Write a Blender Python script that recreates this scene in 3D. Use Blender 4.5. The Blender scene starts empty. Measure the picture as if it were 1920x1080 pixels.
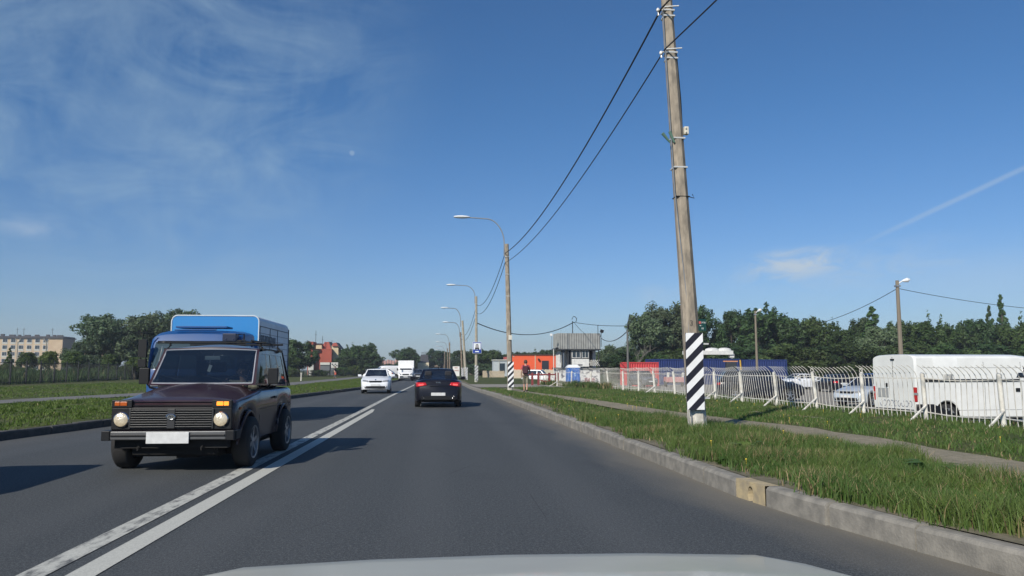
import bpy, math, random
import numpy as np
from mathutils import Vector, Matrix, Euler
R = math.radians
SC = bpy.context.scene
COL = SC.collection

# ---------------------------------------------------------------- camera, light, exposure
PITCH, YAW, HC, FPX = math.atan(153/1440), math.atan(143/1440*math.cos(math.atan(153/1440))), 1.4, 1440.0
cam = bpy.data.cameras.new('camera'); camo = bpy.data.objects.new('camera', cam); COL.objects.link(camo)
camo.location = (0, 0, HC); camo.rotation_euler = (R(90)+PITCH, 0, -YAW)
cam.sensor_width = 36; cam.lens = FPX/1920*36; cam.clip_start = .05; cam.clip_end = 6000
SC.camera = camo
SUN = Vector((-.85, -1.15, 1.0)).normalized()
sl = bpy.data.lights.new('sun', 'SUN'); so = bpy.data.objects.new('sun', sl); COL.objects.link(so)
sl.energy = 5.0; sl.angle = R(.5); sl.color = (1, .93, .82)
so.rotation_euler = SUN.to_track_quat('Z', 'Y').to_euler()
SC.view_settings.view_transform = 'Standard'; SC.view_settings.look = 'None'
SC.view_settings.exposure = .06; SC.view_settings.gamma = 1
SC.cycles.max_bounces = 6; SC.cycles.transparent_max_bounces = 12

def ray(px, py):
    a, b = (px-960)/FPX, (540-py)/FPX
    F = Vector((math.sin(YAW)*math.cos(PITCH), math.cos(YAW)*math.cos(PITCH), math.sin(PITCH)))
    Rt = Vector((math.cos(YAW), -math.sin(YAW), 0)); U = Rt.cross(F)
    return F + a*Rt + b*U
def at(px, py, Y):
    r = ray(px, py); t = Y/r.y
    return Vector((r.x*t, Y, HC+r.z*t))
def cx(px, Y): return at(px, 693, Y).x

class NT:
    def __init__(s, nt): s.nt = nt; s.n = nt.nodes; s.l = nt.links
    def node(s, t, **kw):
        n = s.n.new(t)
        for k, v in kw.items():
            if k.startswith('i_'):
                key = k[2:]; key = int(key) if key.isdigit() else key.replace('_', ' ')
                s.set(n.inputs[key], v)
            else: setattr(n, k, v)
        return n
    def set(s, inp, v):
        if isinstance(v, bpy.types.NodeSocket): s.l.new(v, inp)
        else:
            if hasattr(inp, 'default_value'):
                if isinstance(v, (tuple, list)) and len(v) == 3 and inp.type == 'RGBA': v = (*v, 1)
                inp.default_value = v
    def math(s, op, a, b=0, c=0, clamp=False):
        n = s.n.new('ShaderNodeMath'); n.operation = op; n.use_clamp = clamp
        s.set(n.inputs[0], a); s.set(n.inputs[1], b); s.set(n.inputs[2], c); return n.outputs[0]
    def mix(s, f, a, b):
        n = s.n.new('ShaderNodeMix'); n.data_type = 'RGBA'
        s.set(n.inputs[0], f); s.set(n.inputs[6], a); s.set(n.inputs[7], b); return n.outputs[2]
    def noise(s, vec, scale, detail=3, rough=.55, dist=0):
        n = s.n.new('ShaderNodeTexNoise'); s.set(n.inputs['Vector'], vec)
        n.inputs['Scale'].default_value = scale; n.inputs['Detail'].default_value = detail
        n.inputs['Roughness'].default_value = rough; n.inputs['Distortion'].default_value = dist
        return n.outputs['Fac']
    def map(s, v, a, b, c=0, d=1, t='LINEAR'):
        n = s.n.new('ShaderNodeMapRange'); n.interpolation_type = t; s.set(n.inputs[0], v)
        for i, q in enumerate((a, b, c, d)): s.set(n.inputs[i+1], q)
        return n.outputs[0]
    def mapping(s, v, scale=(1, 1, 1), rot=(0, 0, 0), loc=(0, 0, 0)):
        n = s.n.new('ShaderNodeMapping'); s.set(n.inputs[0], v)
        n.inputs[1].default_value = loc; n.inputs[2].default_value = rot; n.inputs[3].default_value = scale
        return n.outputs[0]
    def dot(s, v, d):
        n = s.n.new('ShaderNodeVectorMath'); n.operation = 'DOT_PRODUCT'; s.set(n.inputs[0], v); n.inputs[1].default_value = d
        return n.outputs['Value']

# sky: clear Nishita sky with thin cirrus, one small cloud bank, a contrail and the day moon
w = bpy.data.worlds.new('World'); SC.world = w; w.use_nodes = True
T = NT(w.node_tree); T.n.clear()
sky = T.node('ShaderNodeTexSky', sky_type='NISHITA', sun_disc=False, sun_elevation=math.asin(SUN.z),
             sun_rotation=math.atan2(SUN.x, SUN.y), altitude=50, air_density=1.0, dust_density=.6, ozone_density=2.6)
dirv = T.node('ShaderNodeTexCoord').outputs['Generated']
def dn(px, py): return ray(px, py).normalized()
def spot(px, py, deg0, deg1):
    return T.map(T.dot(dirv, dn(px, py)), math.cos(R(deg1)), math.cos(R(deg0)), 0, 1, 'SMOOTHSTEP')
n1 = T.noise(T.mapping(dirv, (3.0, 3.0, 8), (R(20), R(35), R(10))), 1.7, 7, .6, 1.0)
n2 = T.noise(T.mapping(dirv, (9, 9, 4), (0, R(50), R(30))), 2.2, 6, .6, .8)
reg = T.math('MAXIMUM', spot(240, 60, 3, 22), T.math('MULTIPLY', spot(60, 320, 2, 20), .6))
cir = T.math('MULTIPLY', reg, T.math('ADD', T.map(n1, .38, .68), T.math('MULTIPLY', T.map(n2, .42, .7), .35)))
cir = T.math('MULTIPLY', cir, .33)
# cloud at the right: stretched horizontally
def ell(px, py, wx, wy, lo=0, hi=1, tilt=0):
    c = dn(px, py); r = Vector((c.y, -c.x, 0)).normalized(); u = r.cross(c)
    r, u = r*math.cos(tilt)+u*math.sin(tilt), u*math.cos(tilt)-r*math.sin(tilt)
    a = T.math('DIVIDE', T.dot(dirv, r), wx); b = T.math('DIVIDE', T.dot(dirv, u), wy)
    q = T.math('ADD', T.math('MULTIPLY', a, a), T.math('MULTIPLY', b, b))
    return T.map(T.math('SQRT', q), hi, lo, 0, 1, 'SMOOTHSTEP')
nc = T.noise(T.mapping(dirv, (1, 1, 2.6)), 18, 6, .62, .6)
front = T.math('GREATER_THAN', T.dot(dirv, (0, 1, 0)), 0)
c1 = T.math('MULTIPLY', ell(1490, 496, .10, .03, .1, 1.0, R(6)), T.map(nc, .36, .56))
c2 = T.math('MULTIPLY', T.math('MAXIMUM', ell(1650, 505, .26, .05, .0, 1.0), ell(1230, 552, .06, .02, 0, 1)), T.map(nc, .34, .75, 0, .5))
c3 = T.math('MULTIPLY', ell(70, 425, .06, .02, 0, 1), T.map(nc, .35, .7, 0, .5))
c4 = T.math('MULTIPLY', ell(1850, 520, .2, .05, 0, 1), .22)
cl = T.math('MULTIPLY', T.math('MAXIMUM', T.math('MAXIMUM', c1, c2), T.math('MAXIMUM', c3, c4)), 1.0)
# contrail
pa, pb = dn(1640, 446), dn(1925, 313); nrm = pa.cross(pb).normalized(); mid = dn(1830, 356)
wob = T.math('MULTIPLY', T.math('SUBTRACT', T.noise(dirv, 30, 3), .5), .0012)
dl = T.math('ABSOLUTE', T.math('ADD', T.dot(dirv, nrm), wob))
tr = T.math('MULTIPLY', T.map(dl, .0045, .0005, 0, 1, 'SMOOTHSTEP'), T.map(T.dot(dirv, mid), math.cos(R(8.5)), math.cos(R(1.5)), 0, 1))
tr = T.math('MULTIPLY', tr, .3)
moon = T.math('MULTIPLY', spot(660, 287, .1, .23), .3)
msk = cir
vm = T.node('ShaderNodeVectorMath', operation='MULTIPLY'); T.l.new(sky.outputs[0], vm.inputs[0]); vm.inputs[1].default_value = (.36, .625, .86)
elv = T.node('ShaderNodeSeparateXYZ'); T.l.new(dirv, elv.inputs[0])
hz = T.mix(T.map(elv.outputs[2], -.02, .36, 0, 1, 'SMOOTHSTEP'), (1.55, 1.08, 1.04), (1, 1, 1)); vm2 = T.node('ShaderNodeVectorMath', operation='MULTIPLY'); T.l.new(vm.outputs[0], vm2.inputs[0]); T.l.new(hz, vm2.inputs[1])
skc = T.mix(T.math('MULTIPLY', T.math('MAXIMUM', cl, T.math('MAXIMUM', tr, moon)), front, clamp=True), T.mix(msk, vm2.outputs[0], (3.3, 4.6, 5.6)), (4.3, 5.2, 6.2))
bg = T.node('ShaderNodeBackground', i_Color=skc, i_Strength=.11)
T.l.new(bg.outputs[0], T.node('ShaderNodeOutputWorld').inputs[0])

# ---------------------------------------------------------------- materials
MATS = {}
def mat(name, col, rough=.6, metal=0, col2=None, scale=4, amt=.5, bump=0, bscale=40, coat=0, emit=None, est=1, spec=.5, lo=.35, hi=.65, detail=4, stretch=(1, 1, 1)):
    if name in MATS: return MATS[name]
    m = bpy.data.materials.new(name); m.use_nodes = True; T = NT(m.node_tree)
    b = m.node_tree.nodes['Principled BSDF']
    tc = T.node('ShaderNodeTexCoord').outputs['Object']
    if stretch != (1, 1, 1): tc = T.mapping(tc, stretch)
    if col2 is None: col2 = tuple(c*.78 for c in col); amt = .6
    f = T.math('MULTIPLY', T.map(T.noise(tc, scale, detail), lo, hi), amt)
    T.set(b.inputs['Base Color'], T.mix(f, col, col2))
    b.inputs['Roughness'].default_value = rough; b.inputs['Metallic'].default_value = metal
    b.inputs['Coat Weight'].default_value = coat; b.inputs['Coat Roughness'].default_value = .08
    b.inputs['Specular IOR Level'].default_value = spec
    if bump:
        bn = T.node('ShaderNodeBump', i_Height=T.noise(tc, bscale, 3)); bn.inputs['Strength'].default_value = bump
        bn.inputs['Distance'].default_value = .01; T.l.new(bn.outputs[0], b.inputs['Normal'])
    if emit: b.inputs['Emission Color'].default_value = (*emit, 1); b.inputs['Emission Strength'].default_value = est
    MATS[name] = m; return m
def paint(name, col, dirt=.12, rough=.28, metal=0.0, coat=.4, spec=.5):
    d = (.13, .12, .10)
    return mat(name, col, rough, metal, col2=tuple(c*(1-dirt*2)+q*dirt*2 for c, q in zip(col, d)), scale=3.0, amt=1, coat=coat, bump=.02, bscale=6, spec=spec)
def glassm(name, tint=(.02, .03, .045), fac=.55):
    m = bpy.data.materials.new(name); m.use_nodes = True; T = NT(m.node_tree); T.n.clear()
    g = T.node('ShaderNodeBsdfPrincipled'); g.inputs['Base Color'].default_value = (*tint, 1); g.inputs['Roughness'].default_value = .04
    g.inputs['Specular IOR Level'].default_value = .8
    t = T.node('ShaderNodeBsdfTransparent'); t.inputs[0].default_value = (.62, .72, .75, 1)
    ms = T.node('ShaderNodeMixShader'); ms.inputs[0].default_value = fac
    T.l.new(t.outputs[0], ms.inputs[1]); T.l.new(g.outputs[0], ms.inputs[2])
    T.l.new(ms.outputs[0], T.node('ShaderNodeOutputMaterial').inputs[0]); MATS[name] = m; return m
GLASS = glassm('car_glass', (.012, .018, .032), .82); GLASS_CLEAR = glassm('windscreen_glass', (.010, .018, .036), .52)
RUBBER = mat('tyre_rubber', (.018, .018, .019), .85, bump=.1, bscale=60)
BLACKP = mat('black_plastic', (.009, .010, .012), .5, scale=9, spec=.3)
DARK = mat('dark_underbody', (.012, .012, .012), .9)
CHROME = mat('chrome', (.62, .63, .65), .18, 1)
ALLOY = mat('alloy', (.42, .43, .45), .35, .8)
TRIM = mat('trim_silver', (.33, .34, .37), .35, .25)
INTER = mat('dark_interior', (.02, .021, .026), .9)
PLATE = mat('plate_white', (.62, .63, .63), .5, scale=14)
REDL = mat('red_lens', (.45, .02, .025), .15, emit=(1, .05, .05), est=.05)
REDD = mat('red_lens_dull', (.38, .02, .02), .2)
ORANGEL = mat('orange_lens_dull', (.45, .10, .02), .2)
ORANGE_ON = mat('orange_lens_lit', (.8, .25, .03), .2, emit=(1, .33, .03), est=1.1)
HEAD = mat('headlamp_lens', (.34, .35, .36), .12, .3, scale=30, bump=.3, bscale=50)
HEAD_ON = mat('headlamp_lit', (.62, .60, .52), .2, .5, col2=(.30, .29, .26), emit=(1, .78, .45), est=.3, scale=22, amt=1, bump=.8, bscale=45)
SKIN = mat('skin', (.46, .27, .2), .55)
CONC = mat('pole_concrete', (.34, .29, .225), .9, col2=(.16, .14, .115), scale=11, amt=.8, bump=.8, bscale=35, stretch=(1, 1, .35))
CONC_W = mat('whitewashed_concrete', (.60, .58, .52), .9, col2=(.26, .24, .2), scale=9, amt=.75, bump=.7, bscale=30)
BWB = mat('panel_black', (.012, .012, .022), .5); BWW = mat('panel_white', (.78, .79, .80), .5, col2=(.62, .63, .63), scale=6)
STEEL = mat('galvanised', (.36, .38, .40), .45, .6, scale=10)
WIREM = mat('wire_black', (.012, .012, .014), .7)
LAMPW = mat('lamp_shell', (.72, .74, .75), .4)
FENCEW = mat('fence_white', (.66, .65, .60), .6, col2=(.34, .29, .22), scale=7, amt=.45, bump=.2, bscale=20)
FENCED = mat('fence_dark', (.007, .011, .012), .7)

# ---------------------------------------------------------------- mesh helpers
class MB:
    def __init__(s): s.v = []; s.f = []; s.m = []
    def add(s, vs, fs, m=0):
        k = len(s.v); s.v += [tuple(v) for v in vs]; s.f += [tuple(i+k for i in f) for f in fs]; s.m += [m]*len(fs); return s
    def box(s, c, d, rot=None, m=0):
        x, y, z = d[0]/2, d[1]/2, d[2]/2
        vs = [Vector((i*x, j*y, k*z)) for i in (-1, 1) for j in (-1, 1) for k in (-1, 1)]
        if rot is not None:
            M = Euler(rot).to_matrix(); vs = [M @ v for v in vs]
        vs = [v+Vector(c) for v in vs]
        return s.add(vs, [(0, 1, 3, 2), (4, 6, 7, 5), (0, 4, 5, 1), (2, 3, 7, 6), (0, 2, 6, 4), (1, 5, 7, 3)], m)
    def tube(s, pts, r, n=8, m=0, cap=True):
        pts = [Vector(p) for p in pts]; rs = r if isinstance(r, (list, tuple)) else [r]*len(pts)
        rings = []; up = Vector((0, 0, 1))
        for i, p in enumerate(pts):
            d = (pts[min(i+1, len(pts)-1)]-pts[max(i-1, 0)]).normalized()
            a = d.cross(up if abs(d.z) < .93 else Vector((1, 0, 0))).normalized(); b = a.cross(d)
            rings.append([p+rs[i]*(math.cos(2*math.pi*k/n+math.pi/n)*a+math.sin(2*math.pi*k/n+math.pi/n)*b) for k in range(n)])
        vs = [v for q in rings for v in q]; fs = []
        for i in range(len(pts)-1):
            for k in range(n):
                k2 = (k+1) % n; fs.append((i*n+k, i*n+k2, (i+1)*n+k2, (i+1)*n+k))
        if cap: fs.append(tuple(range(n-1, -1, -1))); fs.append(tuple((len(pts)-1)*n+k for k in range(n)))
        return s.add(vs, fs, m)
    def lathe(s, prof, n=24, axis='z', c=(0, 0, 0), m=0, sx=1, sy=1):
        vs = []; fs = []
        for i, (r, h) in enumerate(prof):
            for k in range(n):
                a = 2*math.pi*k/n; p = (r*math.cos(a)*sx, r*math.sin(a)*sy, h)
                if axis == 'x': p = (p[2], p[0], p[1])
                if axis == 'y': p = (p[0], p[2], p[1])
                vs.append((p[0]+c[0], p[1]+c[1], p[2]+c[2]))
        for i in range(len(prof)-1):
            for k in range(n):
                k2 = (k+1) % n; fs.append((i*n+k, i*n+k2, (i+1)*n+k2, (i+1)*n+k))
        return s.add(vs, fs, m)
    def grid(s, P, m=0):
        nu, nv = len(P), len(P[0]); vs = [p for row in P for p in row]
        return s.add(vs, [(i*nv+j, i*nv+j+1, (i+1)*nv+j+1, (i+1)*nv+j) for i in range(nu-1) for j in range(nv-1)], m)
    def poly_prism(s, pts, axis, a, b, m=0):
        n = len(pts)
        def P(u, v, t): return {'x': (t, u, v), 'y': (u, t, v), 'z': (u, v, t)}[axis]
        vs = [P(u, v, a) for u, v in pts]+[P(u, v, b) for u, v in pts]
        return s.add(vs, [tuple(range(n)), tuple(range(2*n-1, n-1, -1))]+[(i, (i+1) % n, (i+1) % n+n, i+n) for i in range(n)], m)
    def build(s, name, mats, parent=None, smooth=False, bevel=0, loc=None, rot=None, ang=40, seg=2, solid=0):
        me = bpy.data.meshes.new(name); me.from_pydata(s.v, [], s.f)
        if not isinstance(mats, (list, tuple)): mats = [mats]
        for q in mats: me.materials.append(q)
        if len(mats) > 1: me.polygons.foreach_set('material_index', s.m)
        me.validate(); me.update()
        if smooth:
            me.polygons.foreach_set('use_smooth', [True]*len(me.polygons))
            try: me.set_sharp_from_angle(angle=R(ang))
            except Exception: pass
        o = bpy.data.objects.new(name, me); COL.objects.link(o)
        if parent: o.parent = parent
        if loc is not None: o.location = loc
        if rot is not None: o.rotation_euler = rot
        if solid: q = o.modifiers.new('solid', 'SOLIDIFY'); q.thickness = solid; q.offset = 0
        if bevel: q = o.modifiers.new('bevel', 'BEVEL'); q.width = bevel; q.segments = seg; q.limit_method = 'ANGLE'
        return o
def tag(o, label=None, cat=None, group=None, kind=None):
    if label: o['label'] = label
    if cat: o['category'] = cat
    if group: o['group'] = group
    if kind: o['kind'] = kind
    return o
def thing(name, label, cat, loc=(0, 0, 0), rz=0, group=None):
    o = bpy.data.objects.new(name, None); COL.objects.link(o); o.empty_display_size = .2
    o.location = loc; o.rotation_euler = (0, 0, rz); return tag(o, label, cat, group)
CH = {}
def copy_tree(o, parent=None):
    c = o.copy(); COL.objects.link(c); c.parent = parent
    for ch in list(o.children): copy_tree(ch, c)
    return c
def text_mesh(name, body, size, mt, parent, loc, rot, ext=.002, align='CENTER', sx=1):
    cu = bpy.data.curves.new(name, 'FONT'); cu.body = body; cu.size = size; cu.extrude = ext; cu.align_x = align; cu.resolution_u = 2
    t = bpy.data.objects.new(name, cu); COL.objects.link(t)
    bpy.context.view_layer.update(); dg = bpy.context.evaluated_depsgraph_get()
    me = bpy.data.meshes.new_from_object(t.evaluated_get(dg)); bpy.data.objects.remove(t); bpy.data.curves.remove(cu)
    me.materials.clear(); me.materials.append(mt); me.name = name
    o = bpy.data.objects.new(name, me); COL.objects.link(o); o.parent = parent; o.location = loc; o.rotation_euler = rot; o.scale = (sx, 1, 1)
    return o
def lerp(tab, y):
    if y <= tab[0][0]: return tab[0][1]
    for (a, p), (b, q) in zip(tab, tab[1:]):
        if y <= b: return p+(q-p)*(y-a)/(b-a)
    return tab[-1][1]
def np_mesh(name, V, F, mats, matidx=None, parent=None, smooth=False):
    me = bpy.data.meshes.new(name); n, k = F.shape
    me.vertices.add(len(V)); me.vertices.foreach_set('co', V.astype(np.float32).ravel())
    me.loops.add(n*k); me.loops.foreach_set('vertex_index', F.astype(np.int32).ravel())
    me.polygons.add(n); me.polygons.foreach_set('loop_start', np.arange(0, n*k, k, dtype=np.int32))
    me.polygons.foreach_set('loop_total', np.full(n, k, dtype=np.int32))
    for q in mats: me.materials.append(q)
    if matidx is not None: me.polygons.foreach_set('material_index', matidx.astype(np.int32))
    me.update(calc_edges=True)
    o = bpy.data.objects.new(name, me); COL.objects.link(o)
    if parent: o.parent = parent
    return o

# ---------------------------------------------------------------- ground, road, kerbs
KR = [(-30, 8.5), (-10, 6.9), (0, 5.2), (3, 4.35), (5.7, 3.73), (6.84, 3.52), (8.3, 3.34), (12.4, 3.3), (19, 3.27), (27, 3.22), (37, 3.08), (55, 2.5), (100, 2.1), (400, 2.6)]
KL = [(-30, -9.6), (0, -9.2), (16.4, -8.6), (20, -8.1), (38, -6.9), (56, -5.2), (100, -4.5), (400, -4.0)]
YS = [-30, -20, -10, -5, 0, 2, 3, 4, 5, 5.7, 6.3, 6.9, 7.6, 8.3, 10, 12.4, 16, 20, 24, 28, 33, 38, 44, 50, 56, 65, 75, 90, 100, 130, 180, 250, 400]
def strip(name, ys, fa, fb, za, zb, m, n=1):
    b = MB(); P = []
    for y in ys:
        xa, xb = fa(y), fb(y); P.append([(xa+(xb-xa)*i/n, y, za+(zb-za)*i/n) for i in range(n+1)])
    b.grid(P); return b.build(name, m)
def ground_mat(name, c1, c2, c3, s1=.25, s2=6, bump=.5):
    m = bpy.data.materials.new(name); m.use_nodes = True; T = NT(m.node_tree); b = T.n['Principled BSDF']
    tc = T.node('ShaderNodeTexCoord').outputs['Object']
    c = T.mix(T.map(T.noise(tc, s1, 4), .35, .65), c1, c2)
    c = T.mix(T.map(T.noise(tc, s2, 5, .7), .4, .7), c, c3)
    T.set(b.inputs['Base Color'], c); b.inputs['Roughness'].default_value = .95; b.inputs['Specular IOR Level'].default_value = .15
    bn = T.node('ShaderNodeBump', i_Height=T.noise(tc, s2*4, 4)); bn.inputs['Strength'].default_value = bump; bn.inputs['Distance'].default_value = .05
    T.l.new(bn.outputs[0], b.inputs['Normal']); MATS[name] = m; return m
M_GR = ground_mat('grass_ground', (.06, .082, .022), (.11, .11, .045), (.03, .045, .014))
M_FAR = ground_mat('far_grass', (.05, .075, .02), (.08, .10, .03), (.03, .045, .015), .05, 1.5)
M_LOT = ground_mat('dusty_lot', (.25, .235, .205), (.19, .18, .16), (.28, .26, .23), .3, 3, .3)
M_DIRT = ground_mat('trodden_dirt', (.31, .27, .20), (.23, .205, .155), (.16, .15, .10), .8, 9, .5)
M_FOOT = ground_mat('footpath_asphalt', (.15, .15, .15), (.19, .185, .175), (.12, .12, .12), .8, 20, .2)
# asphalt
m = bpy.data.materials.new('asphalt'); m.use_nodes = True; T = NT(m.node_tree); b_ = T.n['Principled BSDF']
tc = T.node('ShaderNodeTexCoord').outputs['Object']
sep = T.node('ShaderNodeSeparateXYZ'); T.l.new(tc, sep.inputs[0])
c = T.mix(T.map(T.noise(T.mapping(tc, (1, .12, 1)), .8, 4), .3, .7), (.032, .037, .040), (.046, .051, .054))
c = T.mix(T.map(T.noise(tc, 34, 3, .7), .48, .75, 0, .75), c, (.14, .148, .15))
c = T.mix(T.map(T.noise(tc, 28, 3, .7, .5), .5, .72, 0, .6), c, (.014, .016, .018))
trk = T.math('SINE', T.math('MULTIPLY', T.math('ADD', sep.outputs[0], .55), 3.6)); c = T.mix(T.map(trk, .2, 1, 0, .34), c, (.075, .08, .083))
crk = T.node('ShaderNodeTexVoronoi', feature='DISTANCE_TO_EDGE'); T.l.new(T.mapping(tc, (1, .3, 1)), crk.inputs['Vector']); crk.inputs['Scale'].default_value = .22
cw = T.math('MULTIPLY', T.math('MULTIPLY', T.map(crk.outputs[0], .0022, .0008), T.map(T.noise(tc, .35, 2), .48, .56)), .55); c = T.mix(cw, c, (.012, .012, .013))
c = T.mix(T.map(T.noise(tc, 90, 2, .6), .5, .75), c, (.15, .16, .165))
c = T.mix(T.map(T.noise(tc, 55, 2, .6), .55, .8), c, (.018, .018, .02))
c = T.mix(T.math('MULTIPLY', T.map(T.noise(T.mapping(tc, (1, .5, 1)), .55, 5, .6), .55, .72), .4), c, (.028, .030, .034))
# dust gathered along the right kerb and left gutter
xe = T.math('ADD', sep.outputs[0], T.math('MULTIPLY', T.noise(T.mapping(tc, (1, .3, 1)), 1.6, 4), .9))
fl = T.math('ADD', xe, T.map(sep.outputs[1], 4, 8.3, -.75, 0))
dust = T.math('MULTIPLY', T.map(fl, 2.9, 3.7), .75)
c = T.mix(dust, c, (.17, .155, .125))
dl = T.math('MULTIPLY', T.map(xe, -6.6, -8.6), .35); c = T.mix(dl, c, (.13, .12, .10))
T.set(b_.inputs['Base Color'], c); b_.inputs['Roughness'].default_value = .8; b_.inputs['Specular IOR Level'].default_value = .35
bn = T.node('ShaderNodeBump', i_Height=T.noise(tc, 120, 2)); bn.inputs['Strength'].default_value = .6; bn.inputs['Distance'].default_value = .006
T.l.new(bn.outputs[0], b_.inputs['Normal']); M_ASPH = m
def linemat(name, lo, hi):
    m = bpy.data.materials.new(name); m.use_nodes = True; T = NT(m.node_tree); b = T.n['Principled BSDF']
    tc = T.node('ShaderNodeTexCoord').outputs['Object']
    wear = T.map(T.noise(T.mapping(tc, (1, .35, 1), (0, 0, R(18))), 9, 6, .7), lo, hi)
    grain = T.map(T.noise(tc, 80, 2), .35, .75, 0, .35)
    c = T.mix(T.math('MAXIMUM', wear, grain), (.50, .50, .45), (.085, .088, .088))
    T.set(b.inputs['Base Color'], c); b.inputs['Roughness'].default_value = .75; MATS[name] = m; return m
M_LN = linemat('line_paint', .62, .82); M_LNW = linemat('line_paint_worn', .45, .66)

b = MB(); xs = [-3000, -900, -300, -120, -40, 0, 40, 120, 300, 900, 3000]
b.grid([[(x, y, -.46) for x in xs] for y in [-500, -60, 0, 60, 150, 400, 1000, 3000]]); tag(b.build('ground', M_FAR), kind='structure')
tag(strip('road', YS, lambda y: lerp(KL, y)-.05, lambda y: lerp(KR, y)+.05, 0, 0, M_ASPH, 4), kind='structure')
# right verge
PF = [(-30, 9.5), (5, 5.9), (7.8, 6.25), (10.6, 6.75), (13.9, 6.72), (16.4, 6.17), (24, 5.57), (33, 5.25), (41, 4.6), (48, 4.2)]
PG = [(-30, 10.6), (5, 6.9), (9, 7.35), (12, 7.6), (15.8, 7.6), (18.5, 6.97), (24, 6.5), (31.4, 6.1), (38.7, 5.2), (48, 4.9)]
b = MB(); P = []
for y in YS:
    k = lerp(KR, y)+.14; far = 1 if y < 60 else 0
    P.append([(k, y, .19), (k+.5, y, .21), (k+2.4, y, .2), (9.5, y, .22), (12.4, y, .22), (13.2, y, .1 if far else .05), (14.5, y, -.38), (16, y, -.48)])
b.grid(P); tag(b.build('verge', M_GR, smooth=True), kind='structure')
tag(strip('soil_strip', YS, lambda y: lerp(KR, y)+.15, lambda y: lerp(KR, y)+.5+.12*math.sin(y*1.7), .206, .214, ground_mat('bare_soil', (.20, .175, .13), (.15, .135, .10), (.09, .09, .055), 1.2, 8, .2)), kind='structure')
pys = [-30, -10, 0, 5, 6, 7, 8, 9, 10, 11, 12, 13, 14, 15, 16, 17.5, 19, 21, 24, 27, 30, 33, 37, 41, 45, 48]
rnd = random.Random(4); jit = {y: (rnd.uniform(-.12, .12), rnd.uniform(-.12, .12)) for y in pys}
tag(strip('dirt_path', pys, lambda y: lerp(PF, y)-.25+jit[y][0], lambda y: lerp(PG, y)+jit[y][1], .228, .228, M_DIRT, 2), kind='structure')
tag(strip('thin_track', [17, 19, 22, 26, 30, 34], lambda y: 9.4-(y-17)*.16+.12*math.sin(y), lambda y: 9.65-(y-17)*.155+.12*math.sin(y*1.3), .232, .232, M_DIRT), kind='structure')
tag(strip('driveway', [51, 52, 54, 57, 60, 62], lambda y: lerp(KR, y)+.15, lambda y: 14, .235, .235, M_LOT), kind='structure')
tag(strip('parking_lot', [6, 20, 40, 60, 80, 104], lambda y: 14.2 if y < 50 else 13.6, lambda y: 62, -.40, -.40, M_LOT, 3), kind='structure')
# left verge and footpath
LP = [(-30, -44), (5, -30), (20, -21), (30, -16.6), (36, -15.5), (44, -13.7), (60, -12.6), (90, -12.2), (400, -11.5)]
b = MB(); P = []
for y in YS:
    k = lerp(KL, y)-.14; P.append([(k, y, .17), (k-2, y, .16), (-26 if y < 30 else -20, y, .15), (-60, y, .08), (-120, y, .0), (-320, y, -.45)])
b.grid(P); tag(b.build('left_verge', M_GR, smooth=True), kind='structure')
tag(strip('footpath', YS, lambda y: lerp(LP, y)-1.35, lambda y: lerp(LP, y)+1.35, .185, .185, M_FOOT), kind='structure')

# centre lines
CL = [(-30, -2.95), (5.7, -2.73), (18, -2.58), (28, -2.47), (41, -2.38), (68, -1.98), (100, -1.6), (400, -1.0)]
ly = [-6, 0, 4, 5.7, 7, 9, 12, 15, 18, 22, 28, 34, 41, 50, 60, 68, 80, 100, 150, 300]
tag(strip('lane_line', ly, lambda y: lerp(CL, y)-.10, lambda y: lerp(CL, y)+.10, .006, .006, M_LNW), kind='structure')
tag(strip('lane_line', [-6, 0, 4, 5.7, 7, 9, 12, 15, 18, 22, 26, 27.8], lambda y: lerp(CL, y)+.235, lambda y: lerp(CL, y)+.44-(.1 if y > 27 else 0), .006, .006, M_LN), kind='structure')

# kerb stones (granite) as two kerb runs, each one structure with separate stones and joints
KST = mat('granite_kerb', (.25, .235, .205), .9, col2=(.13, .125, .112), scale=6, amt=.8, bump=.5, bscale=45)
KSY = mat('yellow_sandstone', (.42, .34, .20), .9, col2=(.24, .205, .15), scale=8, amt=.8, bump=.5, bscale=40)
KDK = mat('dark_kerb', (.09, .088, .082), .9, col2=(.05, .05, .048), scale=5, amt=.9, bump=.8, bscale=40)
def kerb(name, tab, side, y0, y1, m, step, w=.19, h=.2, skip=None):
    b = MB(); y = y0; rnd = random.Random(7)
    while y < y1:
        st = step if y < 80 else step*4
        ya, yb = y+.013, y+st-.013
        if not (skip and skip[0]-.01 <= y < skip[1]-.01):
            xa, xb = lerp(tab, ya), lerp(tab, yb); dz = rnd.uniform(-.007, .007); dx = rnd.uniform(-.016, .016)
            q = []
            for (X, Y_) in ((xa+dx, ya), (xb+dx, yb)):
                for o, z in ((0, -.1), (0, h-.035+dz), (side*.02, h-.008+dz), (side*.045, h+dz), (side*w, h+dz), (side*w, -.1)): q.append((X+o, Y_, z))
            b.add(q, [(i, i+1, i+7, i+6) for i in range(5)]+[(0, 1, 2, 3, 4, 5), (11, 10, 9, 8, 7, 6)])
        y += st
    o = b.build(name, m); return tag(o, kind='structure')
kerb('kerb', KR, 1, -30.2, 7.72, KST, 1.0)
kerb('kerb', KR, 1, 8.42, 400, KST, 1.0)
kerb('left_kerb', KL, -1, -30, 400, KDK, 1.0, h=.17)
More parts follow.
